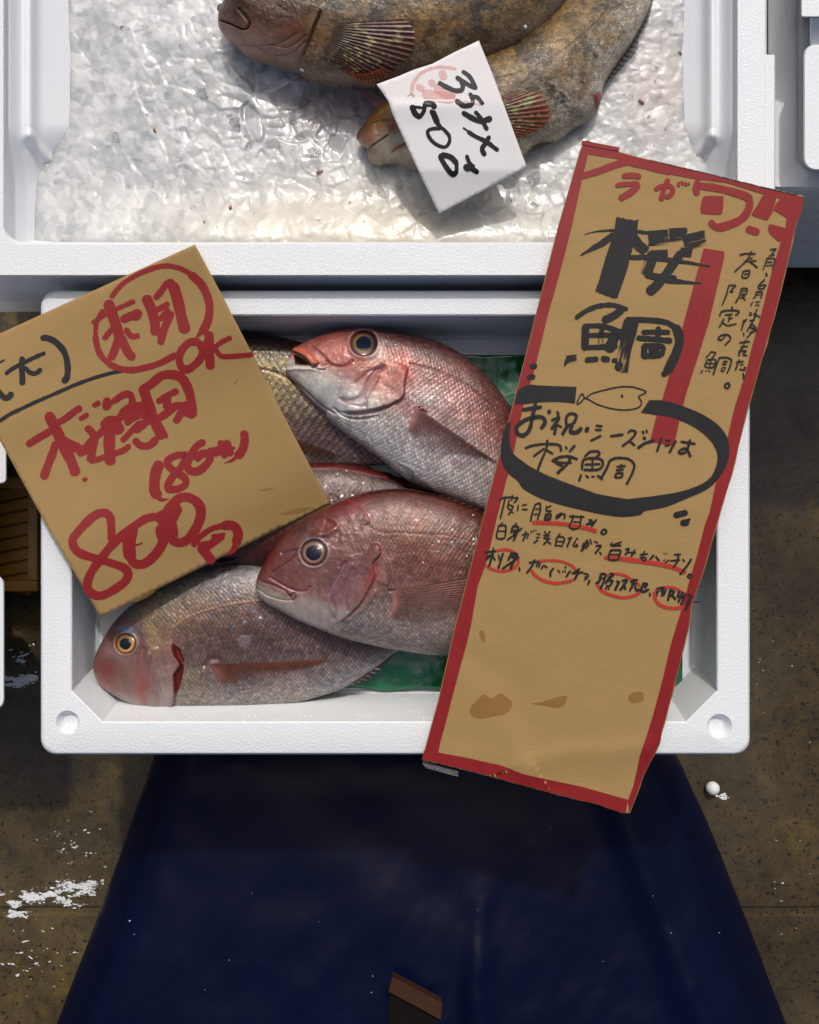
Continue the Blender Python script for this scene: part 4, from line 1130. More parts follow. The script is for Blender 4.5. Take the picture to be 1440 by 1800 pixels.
# ---- upper right bream with the open mouth
ZA = lambda pts: z2(420, 560, 2.88, pts)
ZQ = lambda pts: z2(490, 570, 5.76, pts)
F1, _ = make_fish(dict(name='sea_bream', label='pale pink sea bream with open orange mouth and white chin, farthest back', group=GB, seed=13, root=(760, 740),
    dorsal=[(507, 628)] + ZQ([(128, 290), (160, 245), (235, 205), (330, 155), (450, 108), (580, 68), (720, 48)]) + ZA([(700, 52), (850, 75), (1000, 115), (1110, 170), (1200, 240), (1290, 330), (1370, 440)]) + [(915, 745), (960, 780), (1030, 815), (1110, 850), (1180, 868)],
    ventral=[(507, 628)] + ZQ([(110, 430), (72, 475), (100, 530), (175, 610), (240, 690), (330, 790), (430, 880), (490, 935)]) + ZA([(450, 520), (560, 600), (700, 700), (800, 782), (900, 845), (1040, 895), (1240, 975)]) + [(900, 925), (980, 938), (1080, 925), (1180, 900)],
    cheek=[(655, 640, 46, 26), (700, 668, 24, 40)], zm=0.590, T=0.0255, e=0.8, full=0.24, dz=lambda s: -0.016 * sstep(0.45, 0.9, s),
    scale_line=ZA([(690, 60), (720, 130), (740, 200), (850, 255), (838, 330), (828, 400), (700, 455), (560, 480), (430, 505), (-600, 700)]), scale_side=-1, scale=(7.6, 6.0), scale_h=1.1, ns=560, nt=250,
    ramp=[(0, (60, 28, 28)), (0.12, (78, 38, 36)), (0.2, (112, 62, 56)), (0.30, (156, 104, 96)), (0.42, (190, 146, 142)), (0.56, (200, 178, 176)), (0.68, (216, 208, 206)), (0.82, (228, 226, 224)), (1, (214, 212, 212))],  # dark back pigment, deepened to stand in for the shadow along it
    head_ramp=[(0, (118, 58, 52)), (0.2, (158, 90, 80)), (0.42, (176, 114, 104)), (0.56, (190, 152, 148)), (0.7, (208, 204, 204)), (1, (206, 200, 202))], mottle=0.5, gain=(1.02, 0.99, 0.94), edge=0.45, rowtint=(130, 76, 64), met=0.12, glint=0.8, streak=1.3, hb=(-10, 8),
    blobs=[(560, 640, 30, 18, (190, 106, 92), 0.5), (520, 605, 26, 10, (186, 96, 66), 0.5, -25), (600, 625, 40, 22, (180, 86, 76), 0.6), (655, 650, 60, 26, (190, 106, 92), 0.55, -10), (690, 690, 34, 34, (190, 134, 130), 0.5),
           (620, 690, 60, 22, (206, 196, 192), 0.6, 30), (560, 690, 60, 26, (214, 216, 214), 0.8, 42), (662, 622, 14, 26, (214, 196, 186), 0.6, 20), (750, 700, 40, 22, (205, 205, 210), 0.5), (640, 745, 80, 26, (214, 216, 218), 0.8, 35),
           (715, 715, 18, 14, (190, 130, 136), 0.7), (700, 800, 90, 30, (210, 212, 214), 0.7, 40), (712, 650, 12, 34, (196, 96, 84), 0.6), (840, 690, 80, 40, (180, 120, 116), 0.5, 40), (530, 655, 50, 10, (222, 214, 206), 0.9, 5), (800, 790, 60, 30, (190, 176, 190), 0.5, 40)],
    lines=[(ZQ([(150, 262), (220, 262), (290, 305), (345, 355), (372, 392)]), 5.5, 0.0016, (196, 100, 68), 0.9), (ZQ([(90, 462), (180, 452), (280, 452), (400, 448), (470, 436)]), 3.2, 0.0012, (226, 214, 206), 0.7), (ZA([(868, 228), (920, 240), (1000, 262), (1080, 294), (1150, 330), (1230, 390), (1300, 455)]), 1.8, -0.0004, (86, 50, 50), 0.65),
           (ZQ([(1050, 430), (960, 500), (900, 590), (870, 680), (830, 740), (740, 775), (640, 760)]), 4.0, -0.0016, (140, 110, 122), 0.5),
           (ZQ([(1040, 450), (930, 470), (840, 540), (780, 590)]), 3.0, -0.0010, (140, 90, 100), 0.45),
           (ZQ([(1010, 520), (960, 620), (900, 720), (880, 790)]), 2.6, 0.0012), (ZQ([(880, 750), (895, 800), (890, 860)]), 1.6, -0.0008, (130, 110, 116), 0.5),
           (ZQ([(620, 750), (700, 800), (800, 830), (880, 830)]), 2.5, -0.0007, (150, 110, 105), 0.5),
           (ZQ([(480, 370), (540, 410), (620, 430), (700, 410), (740, 370)]), 2.4, -0.0010, (150, 70, 66), 0.6), (ZQ([(330, 220), (420, 290), (490, 360), (500, 400), (440, 430)]), 2.0, -0.0009, (140, 70, 66), 0.5),
           (ZQ([(340, 440), (440, 460), (490, 440), (520, 415)]), 2.0, -0.0009, (150, 120, 120), 0.5), (ZQ([(180, 590), (300, 700), (430, 820), (560, 900)]), 2.4, -0.0010, (150, 112, 122), 0.55),
           (ZQ([(560, 850), (640, 920), (760, 960), (900, 950), (1000, 930)]), 2.2, -0.0013, (150, 140, 145), 0.5), (ZQ([(600, 880), (720, 910), (900, 905), (1040, 870), (1200, 780)]), 1.8, -0.0010, (170, 160, 160), 0.4),
           (ZQ([(700, 930), (850, 935), (960, 915)]), 2.0, 0.0008)],
    plates=[(ZA([(862, 240), (850, 270), (838, 330), (834, 385), (800, 420), (700, 455), (600, 470), (520, 470)]), 1, 0.0030, 28, (140, 40, 38), 0.75),
            (ZQ([(130, 270), (180, 285), (260, 330), (310, 380), (345, 415), (390, 405), (402, 360)]), -1, 0.0022, 8, (110, 50, 40), 0.7)],
    pits=[(ZQ([(140, 300), (190, 310), (260, 350), (310, 390), (328, 418), (250, 420), (160, 412), (150, 350)]), 0.010, 9, (70, 40, 26), 0.95)],
    eye=(639.5, 603.5, 23.0, 12.8, 0.93), ring=(205, 170, 165), iris=((150, 124, 90), (112, 78, 50), (86, 52, 42)), gold=3.0))
fin(F1, 'pectoral_fin', ZA([(888, 440), (880, 470), (868, 520), (850, 560)]), ZA([(1325, 735), (1240, 706), (1130, 694), (1030, 688), (950, 664)]), 24, (150, 102, 98), (136, 80, 70), lift=0.0009, ridge=0.0008, alpha=(0.9, 0.75), raydark=0.6, fade=0.75)
fin(F1, 'pelvic_fin', ZA([(800, 720), (850, 735), (890, 760)]), ZA([(1025, 895), (960, 880), (850, 850)]), 7, (150, 146, 148), (70, 66, 68), lift=0.0015, alpha=(0.9, 0.6))
flecks(F1, [(741, 719, 4.5), (748, 722, 3.5), (737, 715, 3)], 'blood_spot', (lambda m_: (m_.set(Base_Color=L(96, 12, 18), Roughness=0.15), m_.m)[1])(NT('blood')))
fin(F1, 'tail_fin', [(1178, 866), (1182, 902)], [(1215, 840), (1200, 884), (1212, 930)], 16, (150, 90, 84), (120, 50, 50), z=0.583)

# ---- front right bream with the dark eye
ZF = lambda pts: z2(420, 840, 3.0, pts)
ZE = lambda pts: z2(440, 900, 7.2, pts)
F2, _ = make_fish(dict(name='sea_bream', label='deep pink sea bream with closed white lips on top in front', group=GB, seed=17, root=(760, 1000),
    dorsal=[(451, 1022)] + ZF([(98, 525), (130, 455), (180, 375), (240, 300), (340, 220), (440, 162), (540, 118), (640, 84), (760, 65), (860, 62), (960, 76), (1100, 110), (1200, 150), (1290, 188)]) + [(900, 930), (960, 968), (1030, 1003), (1100, 1030), (1160, 1042)],
    ventral=[(451, 1022)] + ZF([(92, 590), (105, 625), (150, 665), (200, 692), (300, 745), (400, 786), (520, 836), (650, 870), (800, 902), (900, 918), (1000, 932), (1100, 934)]) + [(860, 1148), (940, 1136), (1020, 1110), (1100, 1082), (1160, 1066)],
    cheek=[(600, 1020, 30, 46), (640, 985, 30, 40), (570, 1040, 34, 20)], zm=0.602, T=0.026, e=0.82, dz=lambda s: -0.010 * sstep(0.6, 1, s),
    scale_line=ZF([(560, 100), (620, 140), (665, 180), (695, 235), (690, 340), (740, 400), (775, 470), (780, 560), (700, 625), (620, 700), (500, 778), (420, 806), (-400, 1000)]), scale_side=-1, scale=(7.0, 5.6), ns=580, nt=260,
    ramp=[(0, (112, 56, 50)), (0.1, (132, 72, 58)), (0.25, (132, 76, 58)), (0.42, (142, 84, 74)), (0.58, (164, 116, 112)), (0.72, (190, 168, 164)), (0.86, (196, 184, 182)), (1, (188, 176, 172))],
    gain=(0.64, 0.59, 0.54), head_ramp=[(0, (112, 56, 50)), (0.22, (138, 76, 70)), (0.45, (156, 104, 100)), (0.62, (166, 122, 120)), (0.76, (184, 150, 148)), (0.9, (214, 204, 202)), (1, (214, 208, 204))], mottle=0.3, edge=0.36, met=0.22, glint=0.4, hb=(-8, 8), streak=1.2,
    blobs=[(610, 895, 44, 20, (168, 40, 44), 0.6, -25), (575, 925, 26, 12, (150, 46, 24), 0.7, -20), (470, 985, 18, 30, (150, 50, 52), 0.6, 35), (500, 1020, 40, 26, (158, 76, 76), 0.55, 20), (530, 930, 22, 12, (60, 34, 44), 0.6, -20), (553, 948, 22, 8, (66, 50, 66), 0.6),
           (480, 1045, 26, 9, (226, 212, 200), 0.9, 22), (462, 1040, 12, 16, (226, 216, 206), 0.8), (500, 1062, 40, 9, (222, 216, 212), 0.8, 24), (600, 1040, 26, 46, (170, 120, 130), 0.45, 20), (630, 1000, 20, 30, (150, 104, 120), 0.45), (560, 1070, 60, 16, (208, 198, 198), 0.7, 22),
           (672, 985, 16, 34, (190, 150, 148), 0.6, -20), (655, 1010, 8, 30, (176, 60, 60), 0.55, 30), (700, 1030, 24, 22, (176, 122, 120), 0.55), (600, 1085, 60, 16, (205, 198, 200), 0.6, 20), (760, 930, 120, 30, (134, 86, 62), 0.4, 10)],
    lines=[(ZF([(690, 262), (760, 292), (820, 290), (900, 292), (1000, 300), (1100, 305), (1250, 345)]), 1.8, -0.00015, (110, 62, 58), 0.3),
           (ZF([(100, 535), (130, 550), (190, 570), (240, 595), (268, 622), (292, 610)]), 1.8, -0.0013, (120, 66, 66), 0.7), (ZF([(268, 620), (285, 645), (300, 625)]), 2.2, -0.0012, (100, 60, 62), 0.7),
           (ZE([(250, 830), (400, 920), (520, 980), (600, 1005), (700, 1000), (750, 950)]), 2.2, -0.0009, (140, 66, 70), 0.5),
           (ZF([(95, 585), (160, 625), (230, 645), (285, 648)]), 1.6, -0.0008, (170, 150, 146), 0.5),
           (ZF([(560, 450), (520, 520), (495, 590), (490, 650), (510, 700), (500, 740)]), 3.6, -0.0015, (130, 96, 112), 0.5), (ZF([(600, 480), (570, 560), (560, 640), (575, 700)]), 2.6, -0.0010, (128, 96, 112), 0.4),
           (ZF([(530, 480), (505, 560), (480, 640), (490, 700)]), 2.4, 0.0010), (ZF([(640, 470), (615, 560), (600, 640), (600, 700)]), 2.4, -0.0006, (140, 100, 110), 0.35), (ZF([(540, 760), (600, 735), (680, 665), (720, 600)]), 3.0, 0.0009),
           (ZF([(180, 485), (250, 440), (300, 400), (335, 375)]), 1.8, 0.0009), (ZF([(230, 400), (280, 385), (330, 380)]), 3, -0.0008, (70, 40, 60), 0.5), (ZF([(440, 180), (520, 240), (470, 290), (400, 300)]), 6, 0.0010)],
    plates=[(ZF([(560, 120), (620, 148), (668, 188), (696, 240)]), 1, 0.0006, 14, (150, 50, 48), 0.35),
            (ZF([(692, 340), (735, 352), (745, 400), (705, 450), (715, 520), (690, 575), (640, 660), (570, 730), (500, 776)]), 1, 0.0026, 26, (150, 60, 60), 0.6),
            (ZF([(700, 350), (750, 395), (792, 455), (800, 520), (782, 580)]), 1, 0.0014, 16, (140, 84, 84), 0.5)],
    pits=[(ZF([(778, 592), (800, 584), (835, 590), (812, 604), (790, 606)]), 0.0015, 3, (90, 40, 40), 0.8)],
    eye=(551.5, 971.5, 22.5, 13.0, 0.97), ring=(190, 176, 184), iris=((176, 140, 124), (150, 92, 50), (92, 62, 58)), gold=2.3))
fin(F2, 'pectoral_fin', ZF([(800, 598), (806, 625), (812, 660), (795, 738)]), ZF([(1290, 512), (1262, 590), (1180, 690), (1080, 748), (980, 766)]), 24, (150, 102, 96), (140, 84, 76), lift=0.0009, ridge=0.0008, alpha=(0.88, 0.7), raydark=0.6, fade=0.7)
fin(F2, 'anal_fin', [(855, 1149), (940, 1136), (1000, 1118)], [(880, 1160), (960, 1146), (1015, 1128)], 8, (160, 130, 130), (120, 80, 80), z=0.598)
fin(F2, 'belly_fin', ZF([(820, 902), (900, 914), (1000, 926), (1080, 930)]), ZF([(860, 916), (950, 930), (1040, 945), (1110, 944)]), 8, (176, 160, 160), (150, 130, 134), z=0.597)
fin(F2, 'dorsal_fin', ZF([(640, 84), (760, 65), (860, 62), (960, 76), (1100, 110), (1290, 188)]), ZF([(700, 66), (800, 54), (900, 58), (1000, 78), (1130, 108), (1300, 180)]), 16, (120, 66, 62), (150, 110, 106), z=0.607, grow=0.002)
fin(F2, 'tail_fin', [(1158, 1042), (1160, 1066)], [(1236, 1028), (1205, 1052), (1238, 1058)], 18, (70, 32, 30), (26, 12, 14), z=0.594, alpha=(1, 0.95))
flecks(F2, [(751, 910, 1.6), (771, 952, 2.0), (832, 905, 1.4), (794, 953, 1.6), (744, 989, 1.4), (821, 978, 1.6), (833, 948, 2.2)])

# ---- greenlings on the ice
ZG = lambda pts: z2(380, 0, 4.0, pts)
ZH = lambda pts: z2(600, 150, 9.0, pts)
ZI = lambda pts: z2(820, 0, 4.0, pts)
GG = 'greenlings laid on the crushed ice'
G2, _ = make_fish(dict(name='greenling', label='mottled olive greenling bent upward with its head under the white slip', group=GG, seed=23, root=(850, 200), mat=M_GREEN,
    dorsal=[(627, 246)] + ZH([(245, 790), (290, 710), (370, 640), (430, 540), (500, 480), (620, 350), (740, 270)]) + [(720, 150), (790, 118), (850, 95), (895, 80), (940, 48), (975, 10), (1000, -40), (1010, -90)],
    ventral=[(627, 246)] + ZH([(245, 860), (330, 945), (425, 1020), (425, 1130), (470, 1200), (560, 1240), (640, 1235), (720, 1215), (950, 1230), (1200, 1310)]) + [(780, 296), (860, 292), (915, 275)] + ZI([(500, 1010), (640, 985), (760, 900), (850, 850), (930, 760), (960, 620), (1000, 540), (1060, 450), (1140, 340), (1200, 235), (1260, 120), (1300, 0)]) + [(1150, -50), (1156, -90)],
    zm=0.604, T=0.027, e=0.85, full=0.22, taper=0.6, scale_line=[(760, 110), (770, 170), (775, 230), (760, 310)], scale_side=-1, scale=(4.6, 3.8), scale_h=0.6, ns=540, nt=200,
    ramp=[(0, (70, 56, 34)), (0.12, (120, 98, 44)), (0.3, (116, 92, 46)), (0.45, (96, 78, 58)), (0.58, (122, 108, 96)), (0.70, (172, 168, 166)), (0.86, (206, 206, 208)), (1, (196, 190, 186))],
    head_ramp=[(0, (66, 50, 26)), (0.3, (92, 62, 34)), (0.5, (130, 92, 70)), (0.7, (172, 160, 150)), (1, (186, 178, 168))], mottle=0.9, verm=1, gain=(0.70, 0.64, 0.52), edge=0.5, met=0.15, glint=0.35, hb=(-30, 10),
    blobs=[(930, 70, 40, 20, (150, 124, 50), 0.6, -30), (980, 110, 30, 22, (70, 56, 40), 0.6), (1010, 50, 30, 40, (84, 66, 44), 0.6), (1000, 75, 16, 14, (160, 136, 50), 0.6), (1050, 30, 30, 30, (140, 124, 96), 0.5), (900, 130, 40, 20, (134, 104, 44), 0.6, -25),
           (645, 245, 12, 12, (150, 84, 56), 0.7), (690, 222, 12, 10, (120, 52, 24), 0.8, -30), (650, 268, 8, 14, (170, 130, 118), 0.7), (670, 205, 24, 10, (110, 84, 34), 0.7, -30), (700, 250, 30, 14, (196, 190, 186), 0.8, -35), (692, 265, 30, 12, (200, 196, 190), 0.7), (710, 255, 20, 6, (166, 98, 62), 0.8, -25), (745, 215, 30, 20, (110, 90, 60), 0.5)],
    lines=[(ZH([(430, 1020), (480, 960), (560, 900), (640, 850), (740, 780)]), 1.6, -0.0016, (90, 60, 52), 0.7), (ZH([(740, 540), (600, 540), (500, 580)]), 2, 0.001), (ZI([(170, 560), (400, 500), (640, 380), (850, 220), (1000, 60)]), 1.6, -0.0002, (80, 62, 44), 0.4),
           (ZH([(800, 1050), (900, 960), (1030, 900)]), 1.8, -0.0014, (130, 60, 44), 0.7)],
    pits=[(ZI([(885, 660), (935, 640), (960, 690), (950, 780), (915, 840), (890, 850), (905, 760)]), -0.002, 8, (122, 26, 46), 0.85)], eye=None))
fin(G2, 'pectoral_fin', [(838, 190), (845, 225)], ZI([(330, 640), (480, 640), (560, 690), (605, 780), (580, 860), (500, 925), (360, 975)]), 16, (44, 40, 26), (140, 60, 26), lift=0.003, ridge=0.0005, raydark=0.5, spots=[(3.2, (130, 140, 84), 0.8, 0.62)], alpha=(1, 0.92))
fin(G2, 'anal_fin', ZI([(955, 605), (1000, 540), (1060, 450), (1140, 340), (1200, 235), (1260, 120), (1300, 0)]) + [(1148, -40)], ZI([(965, 600), (1040, 535), (1130, 440), (1205, 350), (1215, 260), (1275, 150), (1312, 10)]) + [(1156, -40)], 22, (60, 50, 46), (30, 28, 28), z=0.602, ridge=0.0015, raydark=0.7)
fin(G2, 'pelvic_fin', ZI([(330, 1010), (420, 1000)]), ZI([(640, 990), (600, 1010), (440, 1085)]), 9, (150, 120, 100), (128, 98, 78), z=0.600)
G1, _ = make_fish(dict(name='greenling', label='large dark greenling at the top edge with spread speckled fin', group=GG, seed=29, root=(700, 40), mat=M_GREEN,
    dorsal=[(386, 24)] + ZG([(8, 66), (26, 38), (62, 28), (90, 0)]) + [(430, -30), (500, -62), (600, -85), (720, -98), (850, -108), (950, -115), (1030, -118)],
    ventral=[(386, 24)] + ZG([(60, 136), (30, 150), (20, 190), (50, 240), (110, 288), (170, 340), (240, 390), (400, 445), (560, 488), (620, 535), (700, 570), (860, 592), (1000, 600), (1140, 606)]) + [(700, 146), (760, 136), (820, 120), (862, 108), (895, 92), (930, 70), (960, 44), (985, 15), (1010, -25), (1040, -70)],
    zm=0.614, T=0.031, e=0.8, full=0.2, taper=0.55, scale_line=[(540, -100), (560, 0), (548, 40), (540, 90), (520, 140)], scale_side=-1, scale=(4.6, 3.8), scale_h=0.6, ns=560, nt=230,
    ramp=[(0, (50, 40, 28)), (0.3, (74, 58, 38)), (0.5, (96, 78, 52)), (0.66, (110, 86, 52)), (0.78, (120, 98, 72)), (0.88, (150, 138, 128)), (1, (150, 138, 132))],
    head_ramp=[(0, (44, 30, 20)), (0.4, (58, 36, 24)), (0.6, (86, 50, 34)), (0.75, (128, 92, 84)), (0.88, (160, 130, 126)), (1, (172, 146, 142))], mottle=0.9, verm=1, gain=(0.62, 0.54, 0.40), edge=0.5, met=0.1, glint=0.25, hb=(-50, 30),
    blobs=[(420, 25, 30, 16, (70, 48, 38), 0.6), (395, 12, 14, 8, (92, 80, 66), 0.7), (397, 47, 18, 8, (178, 136, 132), 0.8, 20), (440, 70, 40, 12, (176, 150, 150), 0.7, 15), (520, 50, 30, 14, (130, 66, 28), 0.6, -30), (560, 70, 14, 40, (140, 84, 60), 0.4, 30), (565, 110, 26, 26, (166, 148, 138), 0.7),
           (595, 65, 14, 12, (54, 18, 20), 0.8), (575, 125, 34, 18, (158, 142, 134), 0.6), (850, 60, 60, 24, (122, 92, 48), 0.55), (930, 20, 50, 20, (96, 74, 42), 0.5), (740, 60, 60, 30, (110, 84, 50), 0.5), (830, 20, 34, 12, (30, 26, 22), 0.7), (700, 5, 60, 12, (44, 36, 30), 0.7), (940, 45, 30, 14, (150, 128, 110), 0.5)],
    lines=[(ZG([(30, 138), (100, 160), (190, 200), (225, 185), (235, 160)]), 2.0, -0.0026, (70, 44, 40), 0.85), (ZG([(50, 140), (110, 165), (180, 195)]), 3.5, -0.0008), (ZG([(120, 280), (220, 310), (360, 315), (470, 290), (560, 240)]), 1.6, -0.0012, (150, 90, 86), 0.6),
           (ZG([(300, 330), (420, 380), (540, 370), (640, 300)]), 1.8, -0.0014, (140, 84, 70), 0.5), (ZG([(360, 300), (480, 330), (560, 310), (640, 260)]), 1.6, -0.0012, (130, 74, 56), 0.5), (ZG([(330, 355), (450, 410), (560, 410), (640, 350)]), 1.5, -0.001, (150, 96, 90), 0.5), (ZG([(160, 60), (200, 110), (230, 150)]), 2.5, -0.0015, (60, 38, 26), 0.5)],
    plates=[(ZG([(745, 60), (720, 120), (690, 190), (655, 280), (620, 350), (590, 420), (555, 470)]), 1, 0.0030, 22, (80, 44, 30), 0.6)],
    eye=(452, -22, 15, 8, 1.0), iris=((150, 120, 70), (110, 80, 40), (50, 34, 24))))
fin(G1, 'pectoral_fin', ZG([(840, 165), (812, 220), (800, 300), (760, 395)]), ZG([(1335, 130), (1395, 190), (1405, 300), (1340, 430), (1210, 535), (1050, 572), (920, 520)]), 19, (60, 46, 30), (92, 40, 28), lift=0.003, ridge=0.0005, raydark=0.5, spots=[(3.0, (150, 142, 84), 0.75, 0.66), (6.0, (70, 24, 26), 0.7, 0.6)], alpha=(1, 0.95))
fin(G1, 'fin_rim', ZG([(1180, 460), (1100, 500), (1000, 515), (900, 490)]), ZG([(1215, 532), (1120, 575), (1030, 578), (925, 528)]), 12, (150, 66, 34), (176, 78, 40), lift=0.0062, ridge=0.001, alpha=(0.6, 0.95))
fin(G1, 'pelvic_fin', ZG([(900, 560), (930, 590)]), ZG([(1222, 722), (1150, 770)]), 7, (190, 130, 136), (176, 104, 110), z=0.606)
flecks(G1, [(530.5, 124, 4.0)], 'white_bead')
flecks(G2, [(924, 47, 3.4)], 'white_bead')
# ================================================================== cards and their writing
def card(root, name, outline, zf, th, mat, emat, step=7.0, jag=None, flute_dir=None, uvrot=0.0):
    """thick sheet following zf(px,py) inside an outline given in plan pixels"""
    o = np.array(outline, float)
    if jag is not None: pass
    x0, y0 = o.min(0); x1, y1 = o.max(0)
    # boundary resampled, then a triangulated fill with interior points
    n = []
    for i in range(len(o)):
        a, b = o[i], o[(i + 1) % len(o)]
        k = max(1, int(np.hypot(*(b - a)) / step))
        for j in range(k): n.append(a + (b - a) * j / k)
    n = np.array(n)
    gx, gy = np.meshgrid(np.arange(x0, x1, step), np.arange(y0, y1, step)); g = np.stack([gx.ravel(), gy.ravel()], -1)
    ins = inside(g[:, 0], g[:, 1], o) & (dpoly(g[:, 0], g[:, 1], np.concatenate([o, o[:1]])) > step * 0.5)
    g = g[ins]
    from mathutils.geometry import delaunay_2d_cdt
    pts = [Vector(p) for p in np.concatenate([n, g])]
    edges = [(i, (i + 1) % len(n)) for i in range(len(n))]
    vo, _, fo, _, _, _ = delaunay_2d_cdt(pts, edges, [list(range(len(n)))], 1, 1e-5)
    v2 = np.array([tuple(v) for v in vo]); F = np.array([f for f in fo if len(f) == 3])
    z = zf(v2[:, 0], v2[:, 1]); V = Pn(v2[:, 0], v2[:, 1], z)
    # orientation up
    a, b, c = V[F[:, 0]], V[F[:, 1]], V[F[:, 2]]
    nz = np.cross(b - a, c - a)[:, 2]; F[nz < 0] = F[nz < 0][:, ::-1]
    me = np_mesh(name, V, F, smooth=True)
    uv = me.uv_layers.new(name='UVMap')
    ca, sa = math.cos(uvrot), math.sin(uvrot)
    U = np.stack([(V[:, 0] * ca - V[:, 1] * sa), (V[:, 0] * sa + V[:, 1] * ca)], -1) * 4.0
    vi = np.zeros(len(me.loops), np.int32); me.loops.foreach_get('vertex_index', vi)
    uv.data.foreach_set('uv', U[vi].astype(np.float32).ravel())
    ob = link(name, me, mat, root)
    me.materials.append(emat)
    md = ob.modifiers.new('thick', 'SOLIDIFY'); md.thickness = th; md.offset = -1.0; md.material_offset_rim = 1; md.use_even_offset = False
    return ob

class Ink:
    """collects marker strokes and filled patches as thin ink films on a card"""
    def __init__(s, zf, name, mat, root, z0=0.00022):
        s.zf, s.name, s.mat, s.root, s.z0 = zf, name, mat, root, z0
        s.V, s.F, s.UV, s.D, s.k, s.i = [], [], [], [], 0, 0; s.wk = 1.08
    def _add(s, X, Y, U, Vv, D, nu, nv):
        z = s.zf(X, Y) + s.z0 + 0.000012 * (s.i % 14); s.i += 1
        p = Pn(X, Y, z).reshape(-1, 3)
        s.V.append(p); s.F.append(gridF(nu, nv) + s.k); s.UV.append(np.stack([U.ravel(), Vv.ravel()], -1)); s.D.append(D.ravel()); s.k += len(p)
    def stroke(s, pts, w, dry=0.0, side=0.0, taper=0.0, rough=0.30, blunt=False):
        """pts in plan pixels, w full width; taper thins the tail, blunt leaves square ends"""
        p = np.asarray(pts, float)
        if len(p) == 1: p = np.array([p[0], p[0] + [0.6, 0.2]])
        c = catmull(p, 1.6)
        d = np.concatenate([[0], np.cumsum(np.hypot(*(c[1:, :2] - c[:-1, :2]).T))]); Ln = d[-1]
        r = w / 2
        # extend the ends by a rounded cap
        t0 = c[1] - c[0]; t0 /= np.hypot(*t0) + 1e-9; t1 = c[-1] - c[-2]; t1 /= np.hypot(*t1) + 1e-9
        if not blunt:
            e = r * 0.45
            q = np.array([1.0, 0.92, 0.7, 0.4])
            c = np.concatenate([c[0] - t0 * e * q[:, None], c, c[-1] + t1 * e * q[::-1][:, None]])
        n = len(c)
        d = np.concatenate([[0], np.cumsum(np.hypot(*(c[1:] - c[:-1]).T))]); Ln = d[-1]
        tan = np.gradient(c, axis=0); tan /= np.hypot(tan[:, 0], tan[:, 1])[:, None] + 1e-9
        nor = np.stack([-tan[:, 1], tan[:, 0]], -1)
        ww = np.full(n, r)
        if not blunt:
            e = min(r * 0.9, Ln * 0.45) + 1e-6
            m = np.minimum(d, Ln - d)
            ww = r * np.sqrt(np.clip(1 - (1 - np.clip(m / e, 0, 1)) ** 2, 0.02, 1))
        if taper: ww = ww * (1 - taper * sstep(0.35, 1.0, d / Ln))
        nz1 = (vnoise(d, d * 0 + s.i * 9, 2.4, 1) - 0.5) * 2 * rough; nz2 = (vnoise(d, d * 0 + s.i * 5 + 3, 2.4, 2) - 0.5) * 2 * rough
        pw = (1 + 0.10 * (vnoise(d, d * 0 + s.i, max(6, w), 3) - 0.5) * 2)
        nv = max(3, min(15, int(w / 2.5))); v = np.linspace(-1, 1, nv)
        wl = ww * pw + nz1; wr = ww * pw + nz2
        off = np.where(v[None] < 0, v[None] * np.maximum(wl, 0.05)[:, None], v[None] * np.maximum(wr, 0.05)[:, None])
        X = c[:, 0:1] + nor[:, 0:1] * off; Y = c[:, 1:2] + nor[:, 1:2] * off
        if blunt:
            j = (vnoise(v * 20 + s.i, v * 0, 1.5, 4) - 0.5) * w * 0.14
            X[0] += tan[0, 0] * j; Y[0] += tan[0, 1] * j; X[-1] += tan[-1, 0] * j; Y[-1] += tan[-1, 1] * j
        U = np.repeat(d[:, None], nv, 1) + s.i * 37; Vv = np.repeat(v[None], n, 0)
        D = np.zeros((n, nv))
        if dry: D = dry * (0.55 + 0.45 * (d / Ln))[:, None] * (0.6 + 0.4 * side * v[None] + (0 if side else 0.2)) + 0 * Vv
        D = np.clip(D, 0, 1)
        s._add(X, Y, U, Vv * w / 40 + s.i * 1.7, D, n, nv)
    def t(s, x0, y0, sc, txt, **kw):
        """'w: x,y x,y; w: ...' with coordinates read off an enlarged crop"""
        for part in txt.split(';'):
            part = part.strip()
            if not part: continue
            w, ps = part.split(':')
            kk = dict(kw)
            w = w.strip()
            if w.endswith('t'): kk['taper'] = 0.75; w = w[:-1]
            if w.endswith('d'): kk['dry'] = 0.78; kk['side'] = 0.5; kk['blunt'] = True; w = w[:-1]
            if w.endswith('b'): kk['blunt'] = True; w = w[:-1]
            pts = [tuple(float(q) for q in a.split(',')) for a in ps.split()]
            s.stroke(z2(x0, y0, sc, pts), float(w) / sc * s.wk, **kk)
    def strip(s, A, B, n=160, smooth=True):
        a = resample(catmull(A, 2) if smooth else np.array(A, float), n); b = resample(catmull(B, 2) if smooth else np.array(B, float), n)
        jit = lambda q, k: q + 0.45 * np.stack([vnoise(np.arange(n) * 1.0, np.full(n, k * 5.0), 2.2, k) - 0.5, vnoise(np.arange(n) * 1.0, np.full(n, k * 5.0), 2.2, k + 9) - 0.5], -1)
        b = jit(b, s.i + 2)
        nv = 7; v = np.linspace(0, 1, nv)[None]
        X = a[:, 0:1] * (1 - v) + b[:, 0:1] * v; Y = a[:, 1:2] * (1 - v) + b[:, 1:2] * v
        # keep face orientation up
        ar = (X[1, 0] - X[0, 0]) * (Y[0, -1] - Y[0, 0]) - (Y[1, 0] - Y[0, 0]) * (X[0, -1] - X[0, 0])
        s._add(X, Y, np.repeat(np.arange(n)[:, None] * 2.0, nv, 1), np.repeat(v * 0.5, n, 0), np.zeros((n, nv)), n, nv)
